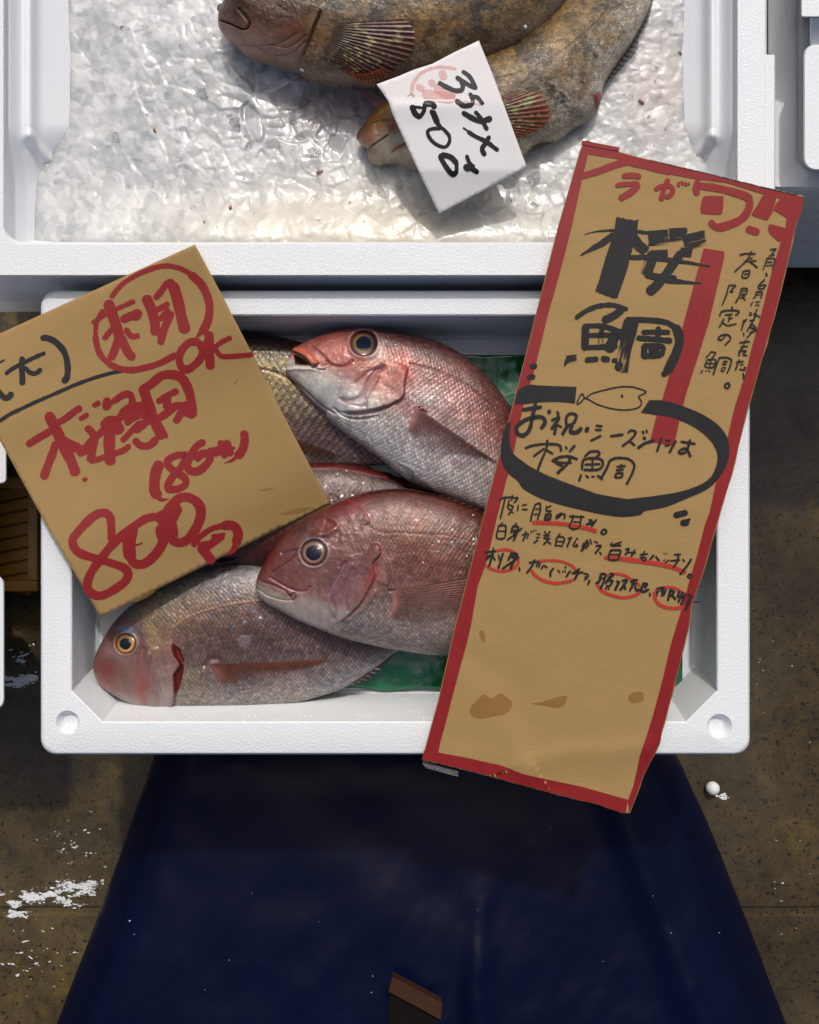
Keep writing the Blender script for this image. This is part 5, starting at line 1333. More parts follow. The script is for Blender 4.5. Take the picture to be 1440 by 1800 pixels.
    def poly(s, pts, r=0.8):
        """filled patch: fan from the centre"""
        p = catmull(pts, 2.0, closed=True); c = p.mean(0)
        n = len(p); p = p + r * (np.stack([vnoise(p[:, 0], p[:, 1], 3, 1), vnoise(p[:, 0], p[:, 1], 3, 2)], -1) - 0.5)
        p = np.concatenate([p, p[:1]]); fr = np.linspace(0.02, 1, 7)[:, None]
        X = c[0] + (p[None, :, 0] - c[0]) * fr; Y = c[1] + (p[None, :, 1] - c[1]) * fr
        s._add(X, Y, X * 1.0, Y * 0.05, np.zeros(X.shape), 7, n + 1)
    def done(s, label=None):
        V = np.concatenate(s.V); F = np.concatenate(s.F)
        a, b, c = V[F[:, 0]], V[F[:, 1]], V[F[:, 3]]
        nz = np.cross(b - a, c - a)[:, 2]; F[nz < 0] = F[nz < 0][:, ::-1]
        me = np_mesh(s.name, V, F, smooth=False)
        uv = me.uv_layers.new(name='UVMap'); vi = np.zeros(len(me.loops), np.int32); me.loops.foreach_get('vertex_index', vi)
        uv.data.foreach_set('uv', np.concatenate(s.UV)[vi].astype(np.float32).ravel())
        set_f(me, np.concatenate(s.D), 'dry')
        o = link(s.name, me, s.mat, s.root)
        if label: o['label'] = label
        if s.i > 1: o['kind'] = 'stuff'
        return o

# ------------------------------------------------ square price card
c1 = np.array([(342, 430, .6485), (580, 885, .600), (177, 1085, .6285), (-86, 624, .6455)])
_A = np.stack([np.ones(4), c1[:, 0], c1[:, 1], c1[:, 0] * c1[:, 1]], -1); _q = np.linalg.solve(_A, c1[:, 2])
def zc1(x, y):
    x = np.asarray(x, float); y = np.asarray(y, float)
    return _q[0] + _q[1] * x + _q[2] * y + _q[3] * x * y + 0.0022 * np.sin((x * 0.42 + y * 0.9) / 46.0) * sstep(380, 560, y) * 0.75 + 0.0035 * (vnoise(x * .45 + y * .9, y * .3, 90, 3) - .5)
card1 = empty('price_card', P(250, 760, 0.61), 'square brown cardboard price card reading 800 in red over the fish box', 'price card')
card(card1, 'cardboard', [(342, 430), (386, 512), (452, 640), (520, 772), (580, 885), (500, 925), (380, 984), (270, 1039), (177, 1085), (90, 938), (0, 775), (-86, 624), (0, 586), (120, 531), (240, 476)], zc1, 0.0028, M_CARD, M_CEDGE, uvrot=-0.43)
k = Ink(zc1, 'black_lettering', M_BLACK, card1)
k.t(0, 560, 6, "62: 440,205 500,205 590,250 670,340 705,440 715,550 700,630 668,665; 40: 60,582 120,535 200,490 330,425 470,362; 58: 235,410 228,500 235,600 235,690; 46: 265,515 310,565 360,580 400,562 432,533; 60: -60,700 -10,780 50,835 90,828 125,788; 18: -30,480 10,455 42,435; 44: -60,640 -70,560 -40,480; 36: -20,1090 100,1010 200,962 400,868 600,782 800,695 1000,622 1150,580 1290,548")
k.done()
k = Ink(zc1, 'red_lettering', M_RED, card1); k.wk = 1.22
k.t(0, 560, 6, "95: 512,1010 560,1110 625,1240 685,1370 745,1490 800,1635; 64: 292,1330 400,1262 530,1185; 60: 600,1100 680,1060 780,985 848,938; 72: 590,1310 555,1420 505,1550 458,1680; 46: 842,1058 925,1012; 50: 985,918 1048,885; 80: 1135,850 1120,945; 60t: 1130,900 1210,870; 62: 1200,870 1300,805 1370,800 1395,870 1375,940 1300,1005 1240,1070; 72: 918,1150 975,1210 990,1300 968,1420 955,1500; 56: 730,1320 800,1372 880,1365 960,1290 1060,1205 1110,1150; 100: 1100,1090 1150,1190 1152,1350 1162,1520; 66: 830,1425 920,1385 1000,1340; 50: 955,1505 1060,1475 1200,1425 1300,1390 1365,1340; 110: 1110,1100 1200,1090 1262,1190; 40: 878,1705 912,1690; 90: 640,1270 740,1330 830,1370")
k.t(150, 640, 4.8, "78: 485,195 520,300 560,420 605,520 650,612; 64: 480,215 560,165 640,100 740,88 820,125 870,220 895,320 905,400 885,438; 46: 612,318 680,272 775,225; 64: 690,285 692,370; 56: 625,455 690,410 770,352 845,365; 62: 840,330 870,430; 54: 825,375 790,440 762,485; 46: 300,410 380,355 480,345; 70: 300,440 340,420 420,360; 48: 345,500 400,455 465,430; 44: 310,645 370,585 430,525 470,505; 52: 430,512 490,500 540,480; 52: 445,400 540,425; 54: 415,640 470,688 540,685 600,632; 72: 480,330 520,440 575,480; 60: 420,560 500,500; 34: 650,610 690,602")
k.t(150, 640, 4.8, "78: 625,835 592,930 582,1050 610,1115; 30t: 600,1120 650,1145 700,1135; 52: 860,765 780,768 705,802 695,850 760,910 838,960 845,1010 790,1050 705,1055 702,1010 745,940 800,880 832,820 850,770; 56: 1000,655 940,692 890,770 858,850 890,900 965,895 1045,815 1045,765 990,755 935,800; 42: 1040,735 1130,715; 22: 1190,712 1262,706; 54: 1140,655 1180,780; 62: 1190,655 1225,760; 40: 1080,762 1150,742; 64: 1340,575 1345,640 1330,715 1285,780; 26t: 1290,775 1230,815 1175,835")
k.t(100, 840, 4, "50: 385,440 383,350 372,272 325,245 255,272 165,360 110,440 148,520 270,566 400,605 488,645 492,710 420,775 312,828 240,808 214,750 244,660 308,570 380,480 450,412 540,342; 78: 530,350 508,450 514,560; 56: 514,560 552,605 620,600 690,540 738,470 760,400; 48: 530,348 620,290 700,275 760,325; 90: 785,290 795,360 802,420; 56: 800,430 855,455 920,432 980,352 1012,262 1000,190 940,142 870,140 800,200 760,270; 70: 850,205 800,300; 110: 750,340 770,420; 90: 720,290 790,260; 10: 540,470 570,470 600,455")
k.t(100, 840, 4, "34: 958,475 1000,420 1080,362 1180,332; 58: 1170,335 1240,338 1275,390 1262,460; 34t: 1262,455 1235,515 1192,542; 56: 1010,485 1055,540 1092,588; 46: 1030,505 1110,445 1165,408; 22: 1090,410 1180,396; 34: 1000,475 1090,455")
k.t(150, 420, 4.8, "34: 218,492 300,392 420,310 560,250 680,226 800,248 900,300; 58: 890,298 980,385 1035,500 1048,600 1030,700 985,790; 30t: 985,780 930,835; 34: 150,600 96,700 84,820; 44: 84,820 110,940 170,1025 260,1082 380,1105 500,1086 620,1050 765,978; 76: 190,535 230,640 262,740 290,830; 32: 62,708 150,650 262,590 412,524; 58: 312,682 380,650 430,630; 90: 415,625 445,655; 40: 158,842 200,790 240,742; 42: 340,760 390,820 450,815; 58: 280,835 250,930 215,1008; 64: 305,830 350,940 400,1005; 72: 512,492 560,600 585,700 592,795; 46: 590,500 640,440 690,368; 64: 690,372 740,375; 78: 740,385 780,520 812,660 842,775; 40: 602,600 700,545; 56: 722,620 690,700 650,800 636,878; 38: 630,680 700,590; 54: 965,872 880,872 812,940 792,1020 820,1090 880,1092 960,1022 992,950 962,880; 80: 1005,880 1010,980; 66: 1045,795 1045,900 1055,1085; 36: 1085,920 1150,870 1228,832; 36: 1100,935 1150,988 1250,990 1412,975")
k.done()
k = Ink(zc1, 'faint_stain', M_STAIN_L, card1)
k.poly(z2(0, 420, 2.4, [(1095, 1060), (1120, 1052), (1155, 1050), (1130, 1063)]), 0.4)
k.poly(z2(0, 420, 2.4, [(1180, 1160), (1260, 1135), (1325, 1135), (1250, 1160)]), 0.4)
k.poly(z2(0, 420, 2.4, [(985, 610), (1000, 590), (1008, 585), (992, 614)]), 0.4)
k.poly(z2(0, 420, 2.4, [(560, 1520), (650, 1480), (640, 1500), (580, 1530)]), 0.4)
k.done()

# ------------------------------------------------ tall sign
def zc2(x, y):
    x = np.asarray(x, float); y = np.asarray(y, float)
    z = np.interp(y, [240, 520, 900, 1300, 1440], [.654, .650, .643, .6285, .624])
    z = z + 0.004 * np.sin((x - 740) / 670 * math.pi) * sstep(1440, 900, y)
    # creases in the lower part
    d1, s1, _ = dpoly(x, y, [(820, 1155), (866, 1206), (915, 1290), (935, 1330)], True)
    z = z + 0.0016 * np.tanh(d1 * s1 / 26.0) * np.exp(-(d1 / 70) ** 2) * sstep(1120, 1200, y)
    d2, s2, _ = dpoly(x, y, [(925, 1345), (1000, 1322), (1035, 1320), (1075, 1320), (1130, 1313)], True)
    z = z + 0.0012 * np.exp(-(d2 / 18) ** 2) - 0.002 * sstep(4, 60, d2 * s2)
    return z + 0.0012 * (vnoise(x, y, 110, 8) - 0.5)
sign = empty('tall_sign', P(1080, 850, 0.62), 'tall brown cardboard sign with red border and fish drawing across both boxes', 'sign')
LEFT = [(1027, 250), (1020.6, 262), (980, 403), (920, 640), (897, 730), (880, 793), (865, 850), (840, 947), (800.5, 1100), (771, 1230), (742, 1336)]
BOT = [(742, 1336), (810, 1352), (846, 1361), (948, 1389), (1010, 1405), (1050, 1414), (1076, 1424), (1100, 1431)]
RIGHT = [(1108, 1430), (1121, 1397), (1133, 1362), (1152, 1326), (1162, 1304), (1165, 1287), (1182, 1224), (1213, 1100), (1217, 1065), (1240, 997), (1268, 898), (1288, 835), (1315, 721), (1322, 697), (1345, 617), (1369, 533), (1375, 507), (1395, 420), (1413, 345)]
TOP = [(1413, 345), (1336, 327), (1270, 311), (1240, 303), (1178, 289), (1124, 276), (1088, 266), (1027, 250)]
tj = resample(np.array(TOP, float), 90); tj[1:-1, 1] += (np.random.default_rng(3).random(88) - 0.6) * 2.6 * np.linspace(1, 0.2, 88)
bj = resample(np.array(BOT, float), 50); bj[1:-1, 1] += (np.random.default_rng(4).random(48) - 0.5) * 1.6
rj = resample(np.array(RIGHT, float), 130); rj[1:-1, 0] += (vnoise(np.arange(128) * 1.0, np.zeros(128), 3, 2) - 0.5) * 2.4
outl = [tuple(p) for p in LEFT[:-1]] + [tuple(p) for p in bj[:-1]] + [tuple(p) for p in rj[:-1]] + [tuple(p) for p in tj[:-1]]
card(sign, 'cardboard', outl, zc2, 0.0034, M_CARD2, M_CEDGE, step=5.5, uvrot=0.242)
k = Ink(zc2, 'red_border', M_RED, sign, 0.0004)
LI = [(1036, 262), (1024, 313), (1007, 392), (983, 485), (962, 559), (940, 650), (920, 713), (903, 798), (889, 850), (872, 917), (862, 961), (852.5, 997), (840, 1030), (828, 1100), (821, 1130), (802, 1200), (791, 1243), (774, 1306), (770, 1330)]
k.strip([(p[0] + 0.8, p[1]) for p in LEFT], LI, 260, False)
k.strip([(p[0], p[1] - 1.0) for p in BOT], [(745, 1320), (772, 1323), (825, 1333), (882, 1345.7), (919.5, 1360.7), (960, 1370), (1024, 1383), (1104, 1406)], 160, False)
RI = [(1104, 1407), (1113.6, 1382), (1121, 1349), (1125, 1329), (1133, 1306), (1146.7, 1263), (1166, 1191), (1180, 1131), (1189.4, 1100), (1202, 1060), (1211, 1025), (1225, 979), (1239, 924), (1248, 900), (1259, 848), (1280, 766), (1293, 712), (1313, 649), (1322, 610), (1340, 547), (1357, 478), (1372, 428), (1381, 402), (1388, 345)]
k.strip([(p[0] - 1.6, p[1]) for p in RIGHT], RI, 260, False)
k.strip([(p[0], p[1] + 1.2) for p in TOP[::-1]], [(1036, 271), (1097, 281), (1110, 292), (1178.6, 306), (1225.5, 315), (1277, 321), (1341.5, 341), (1400, 356)], 160, False)
k.t(980, 230, 5.5385, "62: 240,440 400,390 550,335 700,300 900,350 1100,400")
k.strip(z2(1180, 420, 6, [(345, 97), (310, 220), (130, 900)]) + [(1165, 701), (1152, 739), (1143, 776)], z2(1180, 420, 6, [(560, 130), (560, 200), (400, 880)]) + [(1206, 694), (1197, 730), (1184.7, 784)], 140, False)
k.done('thick red marker border and bar')
k = Ink(zc2, 'red_lettering', M_RED, sign, 0.0005)
k.poly(z2(1180, 270, 5.76, [(940, 420), (1040, 440), (1062, 462), (1030, 560), (990, 640), (960, 670), (890, 650), (822, 625), (822, 600), (880, 510)]), 0.5)
k.poly(z2(1180, 270, 5.76, [(1110, 460), (1230, 440), (1335, 445), (1300, 640), (1180, 650), (1110, 610), (1060, 580), (1042, 545)]), 0.5)
k.poly(z2(1180, 270, 5.76, [(1000, 715), (1050, 722), (1170, 755), (1240, 770), (1115, 885), (1045, 850), (990, 790), (985, 740)]), 0.5)
k.poly(z2(1180, 270, 5.76, [(320, 445), (350, 428), (420, 425), (515, 428), (530, 440), (520, 590), (480, 615), (320, 605), (303, 580), (300, 540)]), 0.4)
k.t(1180, 270, 5.76, "75: 775,760 880,795; 10: 975,675 1010,610 1045,560; 62: 275,275 250,345 265,408; 72: 290,325 450,345 620,385 760,432 800,475; 76: 800,475 785,560 720,655 600,715 480,750; 70: 480,755 430,725 402,690")
k.t(980, 230, 5.5385, "54: 640,440 700,432 770,436 805,446; 46: 575,530 650,518 790,512; 62: 790,530 710,600 612,655; 44: 955,568 1010,540 1100,538 1125,590 1090,632 1055,640; 50: 1080,472 1040,560 1012,670; 32: 1180,500 1182,540; 26: 1212,490 1220,525; 28: 1245,500 1252,530; 24: 1275,505 1280,528")
k.done('red marker lettering at the top')
k = Ink(zc2, 'black_brush_lettering', M_BLACK, sign, 0.0006)
k.t(980, 230, 5.5385, "28t: 890,992 700,970 550,966 380,978 265,1005; 58t: 545,1010 440,1090 340,1145 235,1205; 100d: 720,1010 780,1100 860,1180")
k.stroke([(1103, 384), (1099, 410), (1089, 445), (1078, 482), (1066, 518)], 41, dry=0.30, side=0.9, blunt=True)
k.t(980, 230, 5.5385, "140d: 885,1045 1080,1030; 125d: 1085,1012 1260,1005; 105d: 905,1215 1075,1210; 110d: 935,1190 895,1300 860,1400; 60: 870,1400 1000,1422 1150,1440")
k.t(1180, 270, 5.76, "150d: 130,900 350,850; 90d: 90,990 210,1010")
k.stroke([(1108, 452), (1142, 452), (1180, 457), (1215, 462), (1247, 468)], 8.5, taper=0.6)
k.stroke([(1198, 444), (1183, 465), (1167, 487), (1153, 503), (1141, 513)], 16, dry=0.25, side=0.8)
k.stroke([(1136, 483), (1160, 489), (1190, 494), (1232, 498)], 10, taper=0.7)
k.t(960, 480, 5.5385, "42: 292,435 400,362 520,318 650,310 760,342 790,352; 72: 740,358 650,420 562,458; 72: 385,510 380,735; 44: 370,515 550,515 740,572; 100: 690,560 650,660 610,745; 46: 365,725 500,720 690,712; 44: 420,605 620,600; 50d: 545,520 530,690; 75d: 640,600 720,600; 70d: 200,840 300,830; 40t: 215,830 180,900; 52: 390,845 500,835; 56: 548,830 610,842; 40: 650,850 690,850")
k.t(960, 480, 5.5385, "50: 785,450 900,452 1050,460 1180,482 1280,545; 84: 1265,520 1300,640 1275,760 1225,870 1180,960; 60: 1180,960 1140,988; 44: 940,575 1050,572 1200,575; 54: 1095,530 1085,640; 48: 892,630 1050,642 1220,658; 58: 958,705 955,815; 46: 950,705 1130,715 1128,800; 50: 945,808 1120,800; 60: 1060,745 1100,790; 70d: 1000,760 1060,760")
k.stroke(z2(960, 480, 5.5385, [(850, 440), (810, 600), (768, 750), (728, 960)]), 23.5, dry=0.8, side=0.8, blunt=True)
k.t(960, 480, 5.5385, "60: 790,460 770,540 740,640; 70: 720,880 700,930")
k.t(960, 480, 5.5385, "13: 300,1262 330,1200 355,1175 385,1218 450,1172 600,1130 740,1105 850,1110 950,1140 972,1162 905,1200 920,1230 930,1262 900,1308 800,1330 680,1325 520,1285 390,1220 345,1252 312,1276 302,1262; 26: 742,1188 742,1203")
k.t(880, 640, 6, "54: 320,28 375,18; 54: 290,145 355,128")
k.strip(z2(880, 640, 6, [(165, 330), (200, 265), (300, 218), (420, 225), (600, 232), (803, 240)]), z2(880, 640, 6, [(152, 424), (260, 418), (400, 402), (560, 395), (680, 402), (785, 415)]), 90)
OUT = z2(1080, 640, 5.5385, [(340, 350), (480, 355), (640, 400), (800, 460), (930, 530), (1040, 620), (1110, 740), (1118, 880), (1085, 1000), (1010, 1120), (900, 1220), (700, 1310), (500, 1390), (300, 1430)]) + [(1125, 905), (1090, 908), (1040, 900), (965, 881), (923, 861), (910, 845), (890, 828), (881, 805), (882, 775), (890, 747), (897, 741)]
INN = z2(1080, 640, 5.5385, [(262, 470), (400, 492), (560, 520), (720, 580), (850, 660), (950, 760), (1005, 880), (990, 1000), (930, 1110), (800, 1190), (600, 1250), (300, 1295), (140, 1312)]) + [(1105, 877.5), (1046.7, 867), (996.7, 850), (946.7, 830), (915, 809), (900, 792), (896, 770), (898, 747), (899, 743)]
k.strip(OUT, INN, 420)
k.t(880, 640, 6, "7: 90,905 200,1005 400,1132 700,1255 1000,1365")
k.t(1020, 860, 6.5455, "64: 1090,300 1225,268; 70: 1170,390 1240,378; 30: 1210,370 1265,345")
k.done('thick black brush lettering, ring and drawn fish')
k = Ink(zc2, 'black_pen_lettering', M_BLACK, sign, 0.0008)
k.t(880, 640, 6, "36: 235,480 430,450; 38: 370,420 340,540 310,680 250,748 185,735 168,670 250,595 350,560 440,560 472,610 430,675; 42: 515,488 515,515; 30: 600,500 610,540; 30: 540,590 625,560; 32: 622,570 540,680; 30: 590,640 570,740; 22: 600,640 645,660; 28: 690,575 718,530 770,520 802,550 770,620 705,640 690,580; 36: 705,650 655,738; 38: 755,640 740,712 800,718 840,690; 36: 852,670 840,700; 42: 922,670 905,705; 22: 1010,645 1075,655; 22: 1000,690 1065,694; 24: 955,805 1060,755; 26: 1162,758 1292,742")
k.t(1080, 640, 5.5385, "22: 135,665 165,645 212,662 170,725 80,798; 22: 145,742 200,790; 18: 275,650 288,675; 18: 310,640 322,665; 24: 285,710 305,730; 26: 232,815 300,770 390,742; 22: 462,715 418,848; 18: 500,742 545,745; 18: 495,792 540,786; 24: 600,745 540,858; 20: 650,752 790,775; 24: 740,735 715,820 690,858 645,870 635,845 700,822 745,898")
k.t(880, 640, 6, "24: 260,885 350,855 500,840 620,855 640,915; 24: 495,800 480,900 430,1020 385,1140; 22: 460,890 350,970; 22: 490,905 552,945; 22: 688,868 702,892; 26: 785,858 730,918; 26: 545,1020 620,982 720,972 810,1000; 24: 600,985 590,1040 655,1070; 28: 745,975 705,1050 600,1150; 18: 560,1030 750,1040; 24: 945,920 890,972; 24: 945,920 1030,920 1040,955 990,995; 24: 860,1110 868,1030 895,1000 1000,990 1072,1012 1072,1080 1010,1112 880,1112; 20: 972,1000 970,1100; 20: 890,1058 1050,1052; 24: 850,1165 832,1230; 18: 900,1172 930,1198; 18: 962,1182 992,1188; 22: 1022,1172 1078,1215; 26: 1155,1012 1120,1100 1060,1205; 24: 1155,1012 1230,988 1350,1000 1412,1060 1390,1150 1332,1265; 20: 1228,1080 1320,1074; 20: 1222,1118 1300,1110; 20: 1278,1052 1272,1110; 22: 1222,1152 1212,1190 1275,1190 1285,1150 1225,1150")
k.t(1180, 420, 6, "16: 725,165 800,150 890,156; 16: 850,130 800,220 670,345; 12: 792,215 860,198; 14: 770,238 900,226; 16: 840,240 912,302; 15: 762,340 750,400 808,402 828,335 765,338; 12: 770,370 815,365; 17: 610,490 580,600 540,692; 14: 610,485 682,490 642,530 652,555 622,552; 17: 745,520 720,600 682,670; 15: 745,520 802,522 790,580 742,580; 11: 752,550 790,545; 15: 730,622 788,590; 15: 760,612 782,645; 15: 640,712 652,740; 16: 515,808 540,762 640,750 712,757 708,785 680,800; 13: 570,800 650,790; 15: 620,800 605,870; 13: 620,840 652,830; 17: 560,842 510,928; 15: 540,880 600,910 690,892; 16: 575,1010 540,1060 497,1050 530,1015 600,1010 628,1055 570,1115")
k.t(1180, 420, 6, "15: 430,1182 370,1250; 15: 430,1190 472,1200 430,1260; 15: 382,1270 360,1340 448,1350 470,1272 384,1270; 13: 422,1272 410,1350; 13: 375,1310 460,1310; 16: 335,1382 315,1410; 13: 366,1385 376,1395; 13: 396,1386 412,1395; 17: 512,1250 480,1330 445,1430; 17: 512,1250 580,1250 635,1272 620,1350 592,1410; 11: 550,1290 600,1290; 11: 540,1320 590,1320; 11: 575,1282 570,1330; 13: 536,1362 530,1386 560,1388 572,1352 538,1356; 19: 590,1518 566,1548 590,1574 620,1550 604,1520 590,1518")
k.t(1180, 420, 6, "13: 1045,110 1110,104 1070,145 1090,165 1035,172; 15: 1012,200 1000,250 970,320; 13: 1012,200 1095,206 1085,260 1072,312; 11: 1010,240 1070,242; 11: 1005,278 1070,272; 13: 1000,350 1012,375; 13: 1022,378 998,388; 15: 990,425 930,482 925,518 975,520 995,482 940,492; 15: 900,560 892,600 870,622; 15: 900,555 960,560 950,625; 11: 905,588 950,585; 13: 862,662 840,702; 11: 890,665 940,660; 11: 890,694 932,696; 13: 830,770 850,780; 13: 820,800 852,795; 15: 908,740 880,812; 13: 870,782 940,822; 14: 900,802 870,850; 17: 770,852 760,900 745,960; 15: 800,842 760,892; 15: 830,860 882,852; 17: 862,872 830,920; 15: 800,970 850,902 902,940; 17: 840,930 910,968; 13: 765,985 770,1020; 15: 830,982 882,976; 15: 862,972 800,1045")
k.t(1180, 420, 6, "15: 725,1090 832,1080; 15: 790,1062 770,1112; 14: 740,1132 812,1130; 15: 762,1142 722,1180 720,1232; 15: 722,1182 790,1180 762,1212 802,1230; 15: 690,1300 762,1290; 16: 722,1272 680,1380; 14: 730,1330 762,1320; 15: 722,1372 782,1380; 15: 770,1352 792,1362; 16: 760,1412 772,1478")
k.t(840, 850, 7.2, "20: 268,208 350,172 510,178; 22: 345,190 320,300 288,440; 20: 440,145 430,210; 20: 512,182 460,242; 18: 380,292 392,270 450,282; 20: 452,290 392,395; 18: 380,302 450,368; 18: 400,205 375,300; 20: 515,268 505,345; 17: 562,275 622,265; 18: 560,325 630,326; 22: 730,262 690,380 668,478; 22: 730,262 790,252 790,340 757,458; 15: 730,320 780,320; 15: 712,390 765,386; 18: 930,278 870,312; 18: 872,282 870,340 935,346; 18: 860,382 842,460; 18: 862,382 930,386 915,460; 13: 866,412 920,410; 15: 850,440 912,440; 17: 845,466 915,462; 22: 1058,392 1000,438 1000,408 1050,380 1100,392 1098,445; 20: 1160,412 1350,420; 20: 1212,398 1190,480 1160,540 1212,576 1290,540 1312,402; 15: 1210,482 1292,486")
k.t(1020, 860, 6.5455, "20: 100,352 132,356 92,400 68,402; 22: 92,392 160,400; 22: 188,348 132,430; 18: 120,360 152,372; 21: 270,462 242,490 266,514 304,495 292,464 270,462")
k.t(840, 850, 7.2, "20: 310,492 290,530; 20: 262,540 240,680 332,690 352,620 350,532 262,532; 17: 265,602 340,600; 22: 490,502 462,540; 22: 442,540 420,620; 26: 445,540 512,550 490,640 452,722; 20: 432,590 500,590; 22: 562,560 470,640 375,712; 18: 440,622 500,612; 18: 562,650 622,632 642,642 622,692; 20: 610,602 600,660 572,725; 13: 672,592 682,620; 13: 702,586 712,610; 13: 732,582 742,602; 15: 750,636 790,642; 15: 740,682 782,680; 20: 710,750 762,712; 18: 850,602 862,640; 18: 920,602 842,690; 15: 832,652 912,660; 18: 902,652 880,700; 18: 832,692 920,700; 20: 892,712 832,770; 18: 872,722 930,766; 20: 1042,632 1020,668; 21: 1002,680 982,790; 20: 1002,680 1050,668 1100,700 1062,800; 15: 1010,730 1082,732; 15: 990,782 1062,786; 18: 1142,690 1192,690; 21: 1182,672 1132,800; 17: 1242,692 1272,702; 20: 1242,722 1212,780 1260,792 1252,762; 18: 1332,762 1400,742 1402,790; 21: 1392,712 1322,850; 15: 1422,702 1436,740")
k.t(1020, 860, 6.5455, "20: 22,650 82,622 92,640 62,680; 20: 82,582 12,710; 15: 122,592 132,630; 12: 162,592 172,610; 17: 182,602 202,620; 21: 182,652 240,652 172,740; 17: 225,722 246,752; 20: 366,612 362,645 470,646; 18: 372,640 480,606; 22: 352,702 330,800 430,810 452,760 462,702 352,700; 17: 346,750 446,752; 21: 522,692 562,682 532,742 516,742; 18: 532,722 642,730; 21: 632,692 592,770; 18: 690,752 780,742; 15: 690,782 762,786; 21: 742,712 712,800 740,826 762,802; 24: 850,757 802,810; 22: 870,772 912,822; 11: 962,732 972,746; 11: 992,736 1002,746; 13: 960,822 982,812; 15: 970,852 1032,812; 20: 1082,752 1162,746; 22: 1132,762 1122,830 1072,900; 18: 1042,822 1152,812; 15: 1182,802 1202,832; 24: 1280,802 1232,880 1152,980; 21: 1262,972 1240,1000 1265,1020 1286,996 1264,974")
k.t(840, 850, 7.2, "24: 90,872 232,852; 22: 200,812 182,900; 26: 112,930 202,892; 28: 182,912 142,1052; 24: 100,962 142,932; 22: 190,922 222,970; 20: 262,902 276,962; 27: 322,882 290,980 260,1072; 26: 432,872 382,970; 34: 435,882 502,902 462,970 412,1080; 26: 520,932 420,1000 312,1080; 26: 402,922 482,930; 24: 525,1062 532,1105; 24: 650,1002 762,990 742,1050; 26: 722,962 682,1050 622,1130; 20: 790,1002 776,1060; 20: 832,1032 880,1062; 22: 822,1042 810,1080; 25: 962,1072 922,1120 922,1180; 18: 1012,1092 1042,1130; 32: 1112,1052 1112,1062; 16: 1072,1102 1082,1122; 22: 1172,1102 1120,1180; 16: 1102,1092 1112,1122; 24: 1292,1072 1222,1130; 25: 1192,1132 1332,1122; 26: 1282,1082 1262,1150 1222,1220; 19: 1342,1132 1402,1162 1352,1222; 15: 1352,1182 1392,1182; 22: 1416,1222 1396,1280")
k.t(1020, 860, 6.5455, "21: 110,1042 96,1096; 26: 240,972 220,1060 182,1082; 24: 242,972 292,982 272,1060 232,1150; 18: 232,1022 282,1022; 26: 342,972 382,982 332,1030; 26: 352,1002 292,1082; 24: 312,1052 372,1052 342,1110 302,1112; 15: 292,1132 302,1152; 15: 322,1132 332,1156; 22: 422,1052 442,1080; 26: 452,1062 402,1160; 24: 482,1052 542,1042; 26: 542,1052 462,1160; 26: 502,1082 522,1152; 26: 582,1062 662,1042; 24: 622,1032 602,1110; 22: 592,1092 652,1082; 24: 602,1112 572,1170; 24: 632,1112 652,1166 682,1150; 28: 722,1082 772,1092 742,1130; 26: 702,1132 722,1180 792,1152; 24: 732,1082 692,1180; 21: 802,1192 806,1230; 24: 882,1142 962,1132 932,1170; 26: 902,1162 862,1260; 22: 962,1142 942,1230; 22: 992,1152 962,1220; 26: 1042,1152 1012,1280; 24: 1042,1162 1082,1182 1042,1230; 22: 1062,1222 1102,1270; 24: 1142,1172 1122,1240; 24: 1182,1182 1132,1300; 22: 1122,1232 1192,1242; 26: 1212,1202 1162,1330; 24: 1242,1212 1282,1232; 28: 1282,1222 1232,1320; 26: 1262,1292 1212,1390")
k.done('black handwriting')
k = Ink(zc2, 'red_underlines', M_RED_W, sign, 0.0007)
k.t(840, 850, 7.2, "48: 700,492 900,497 1100,512 1290,548; 34: 240,850 350,835 450,862 508,930 500,1030 420,1088 300,1110 190,1085 110,1042; 32: 760,982 900,972 1050,982 1180,1032 1242,1090; 38: 680,1102 740,1172 850,1232 1000,1262 1120,1242 1202,1222")
k.t(1020, 860, 6.5455, "46: -20,428 100,455 185,482; 50: 285,782 500,802 800,842 1050,892 1212,958; 30: 300,992 400,972 500,986 600,1042 692,1110; 34: 200,1102 260,1172 380,1222 510,1246 640,1216 692,1182; 30: 870,1162 940,1132 1080,1132 1202,1202; 36: 850,1182 880,1292 970,1352 1080,1370 1192,1356")
k.done('red underlines and rings round the words')
k = Ink(zc2, 'oil_stain', M_STAIN, sign, 0.0003)
k.poly(z2(740, 1100, 5.2941, [(455, 780), (520, 690), (590, 640), (640, 672), (680, 662), (740, 630), (790, 655), (848, 710), (840, 770), (780, 820), (650, 850), (560, 865), (490, 850), (462, 820)]), 1.6)
k.poly(z2(740, 1100, 5.2941, [(1030, 725), (1110, 712), (1200, 682), (1345, 650), (1360, 680), (1330, 740), (1270, 765), (1180, 750)]), 0.8)
k.poly(z2(960, 1100, 5.1429, [(745, 640), (800, 600), (870, 600), (888, 660), (830, 700), (762, 692)]), 1.4)
k.poly(z2(740, 1100, 5.2941, [(545, 60), (580, 45), (600, 130), (580, 150), (555, 110)]), 1.0)
k.done('oily brown stains on the bare lower part')
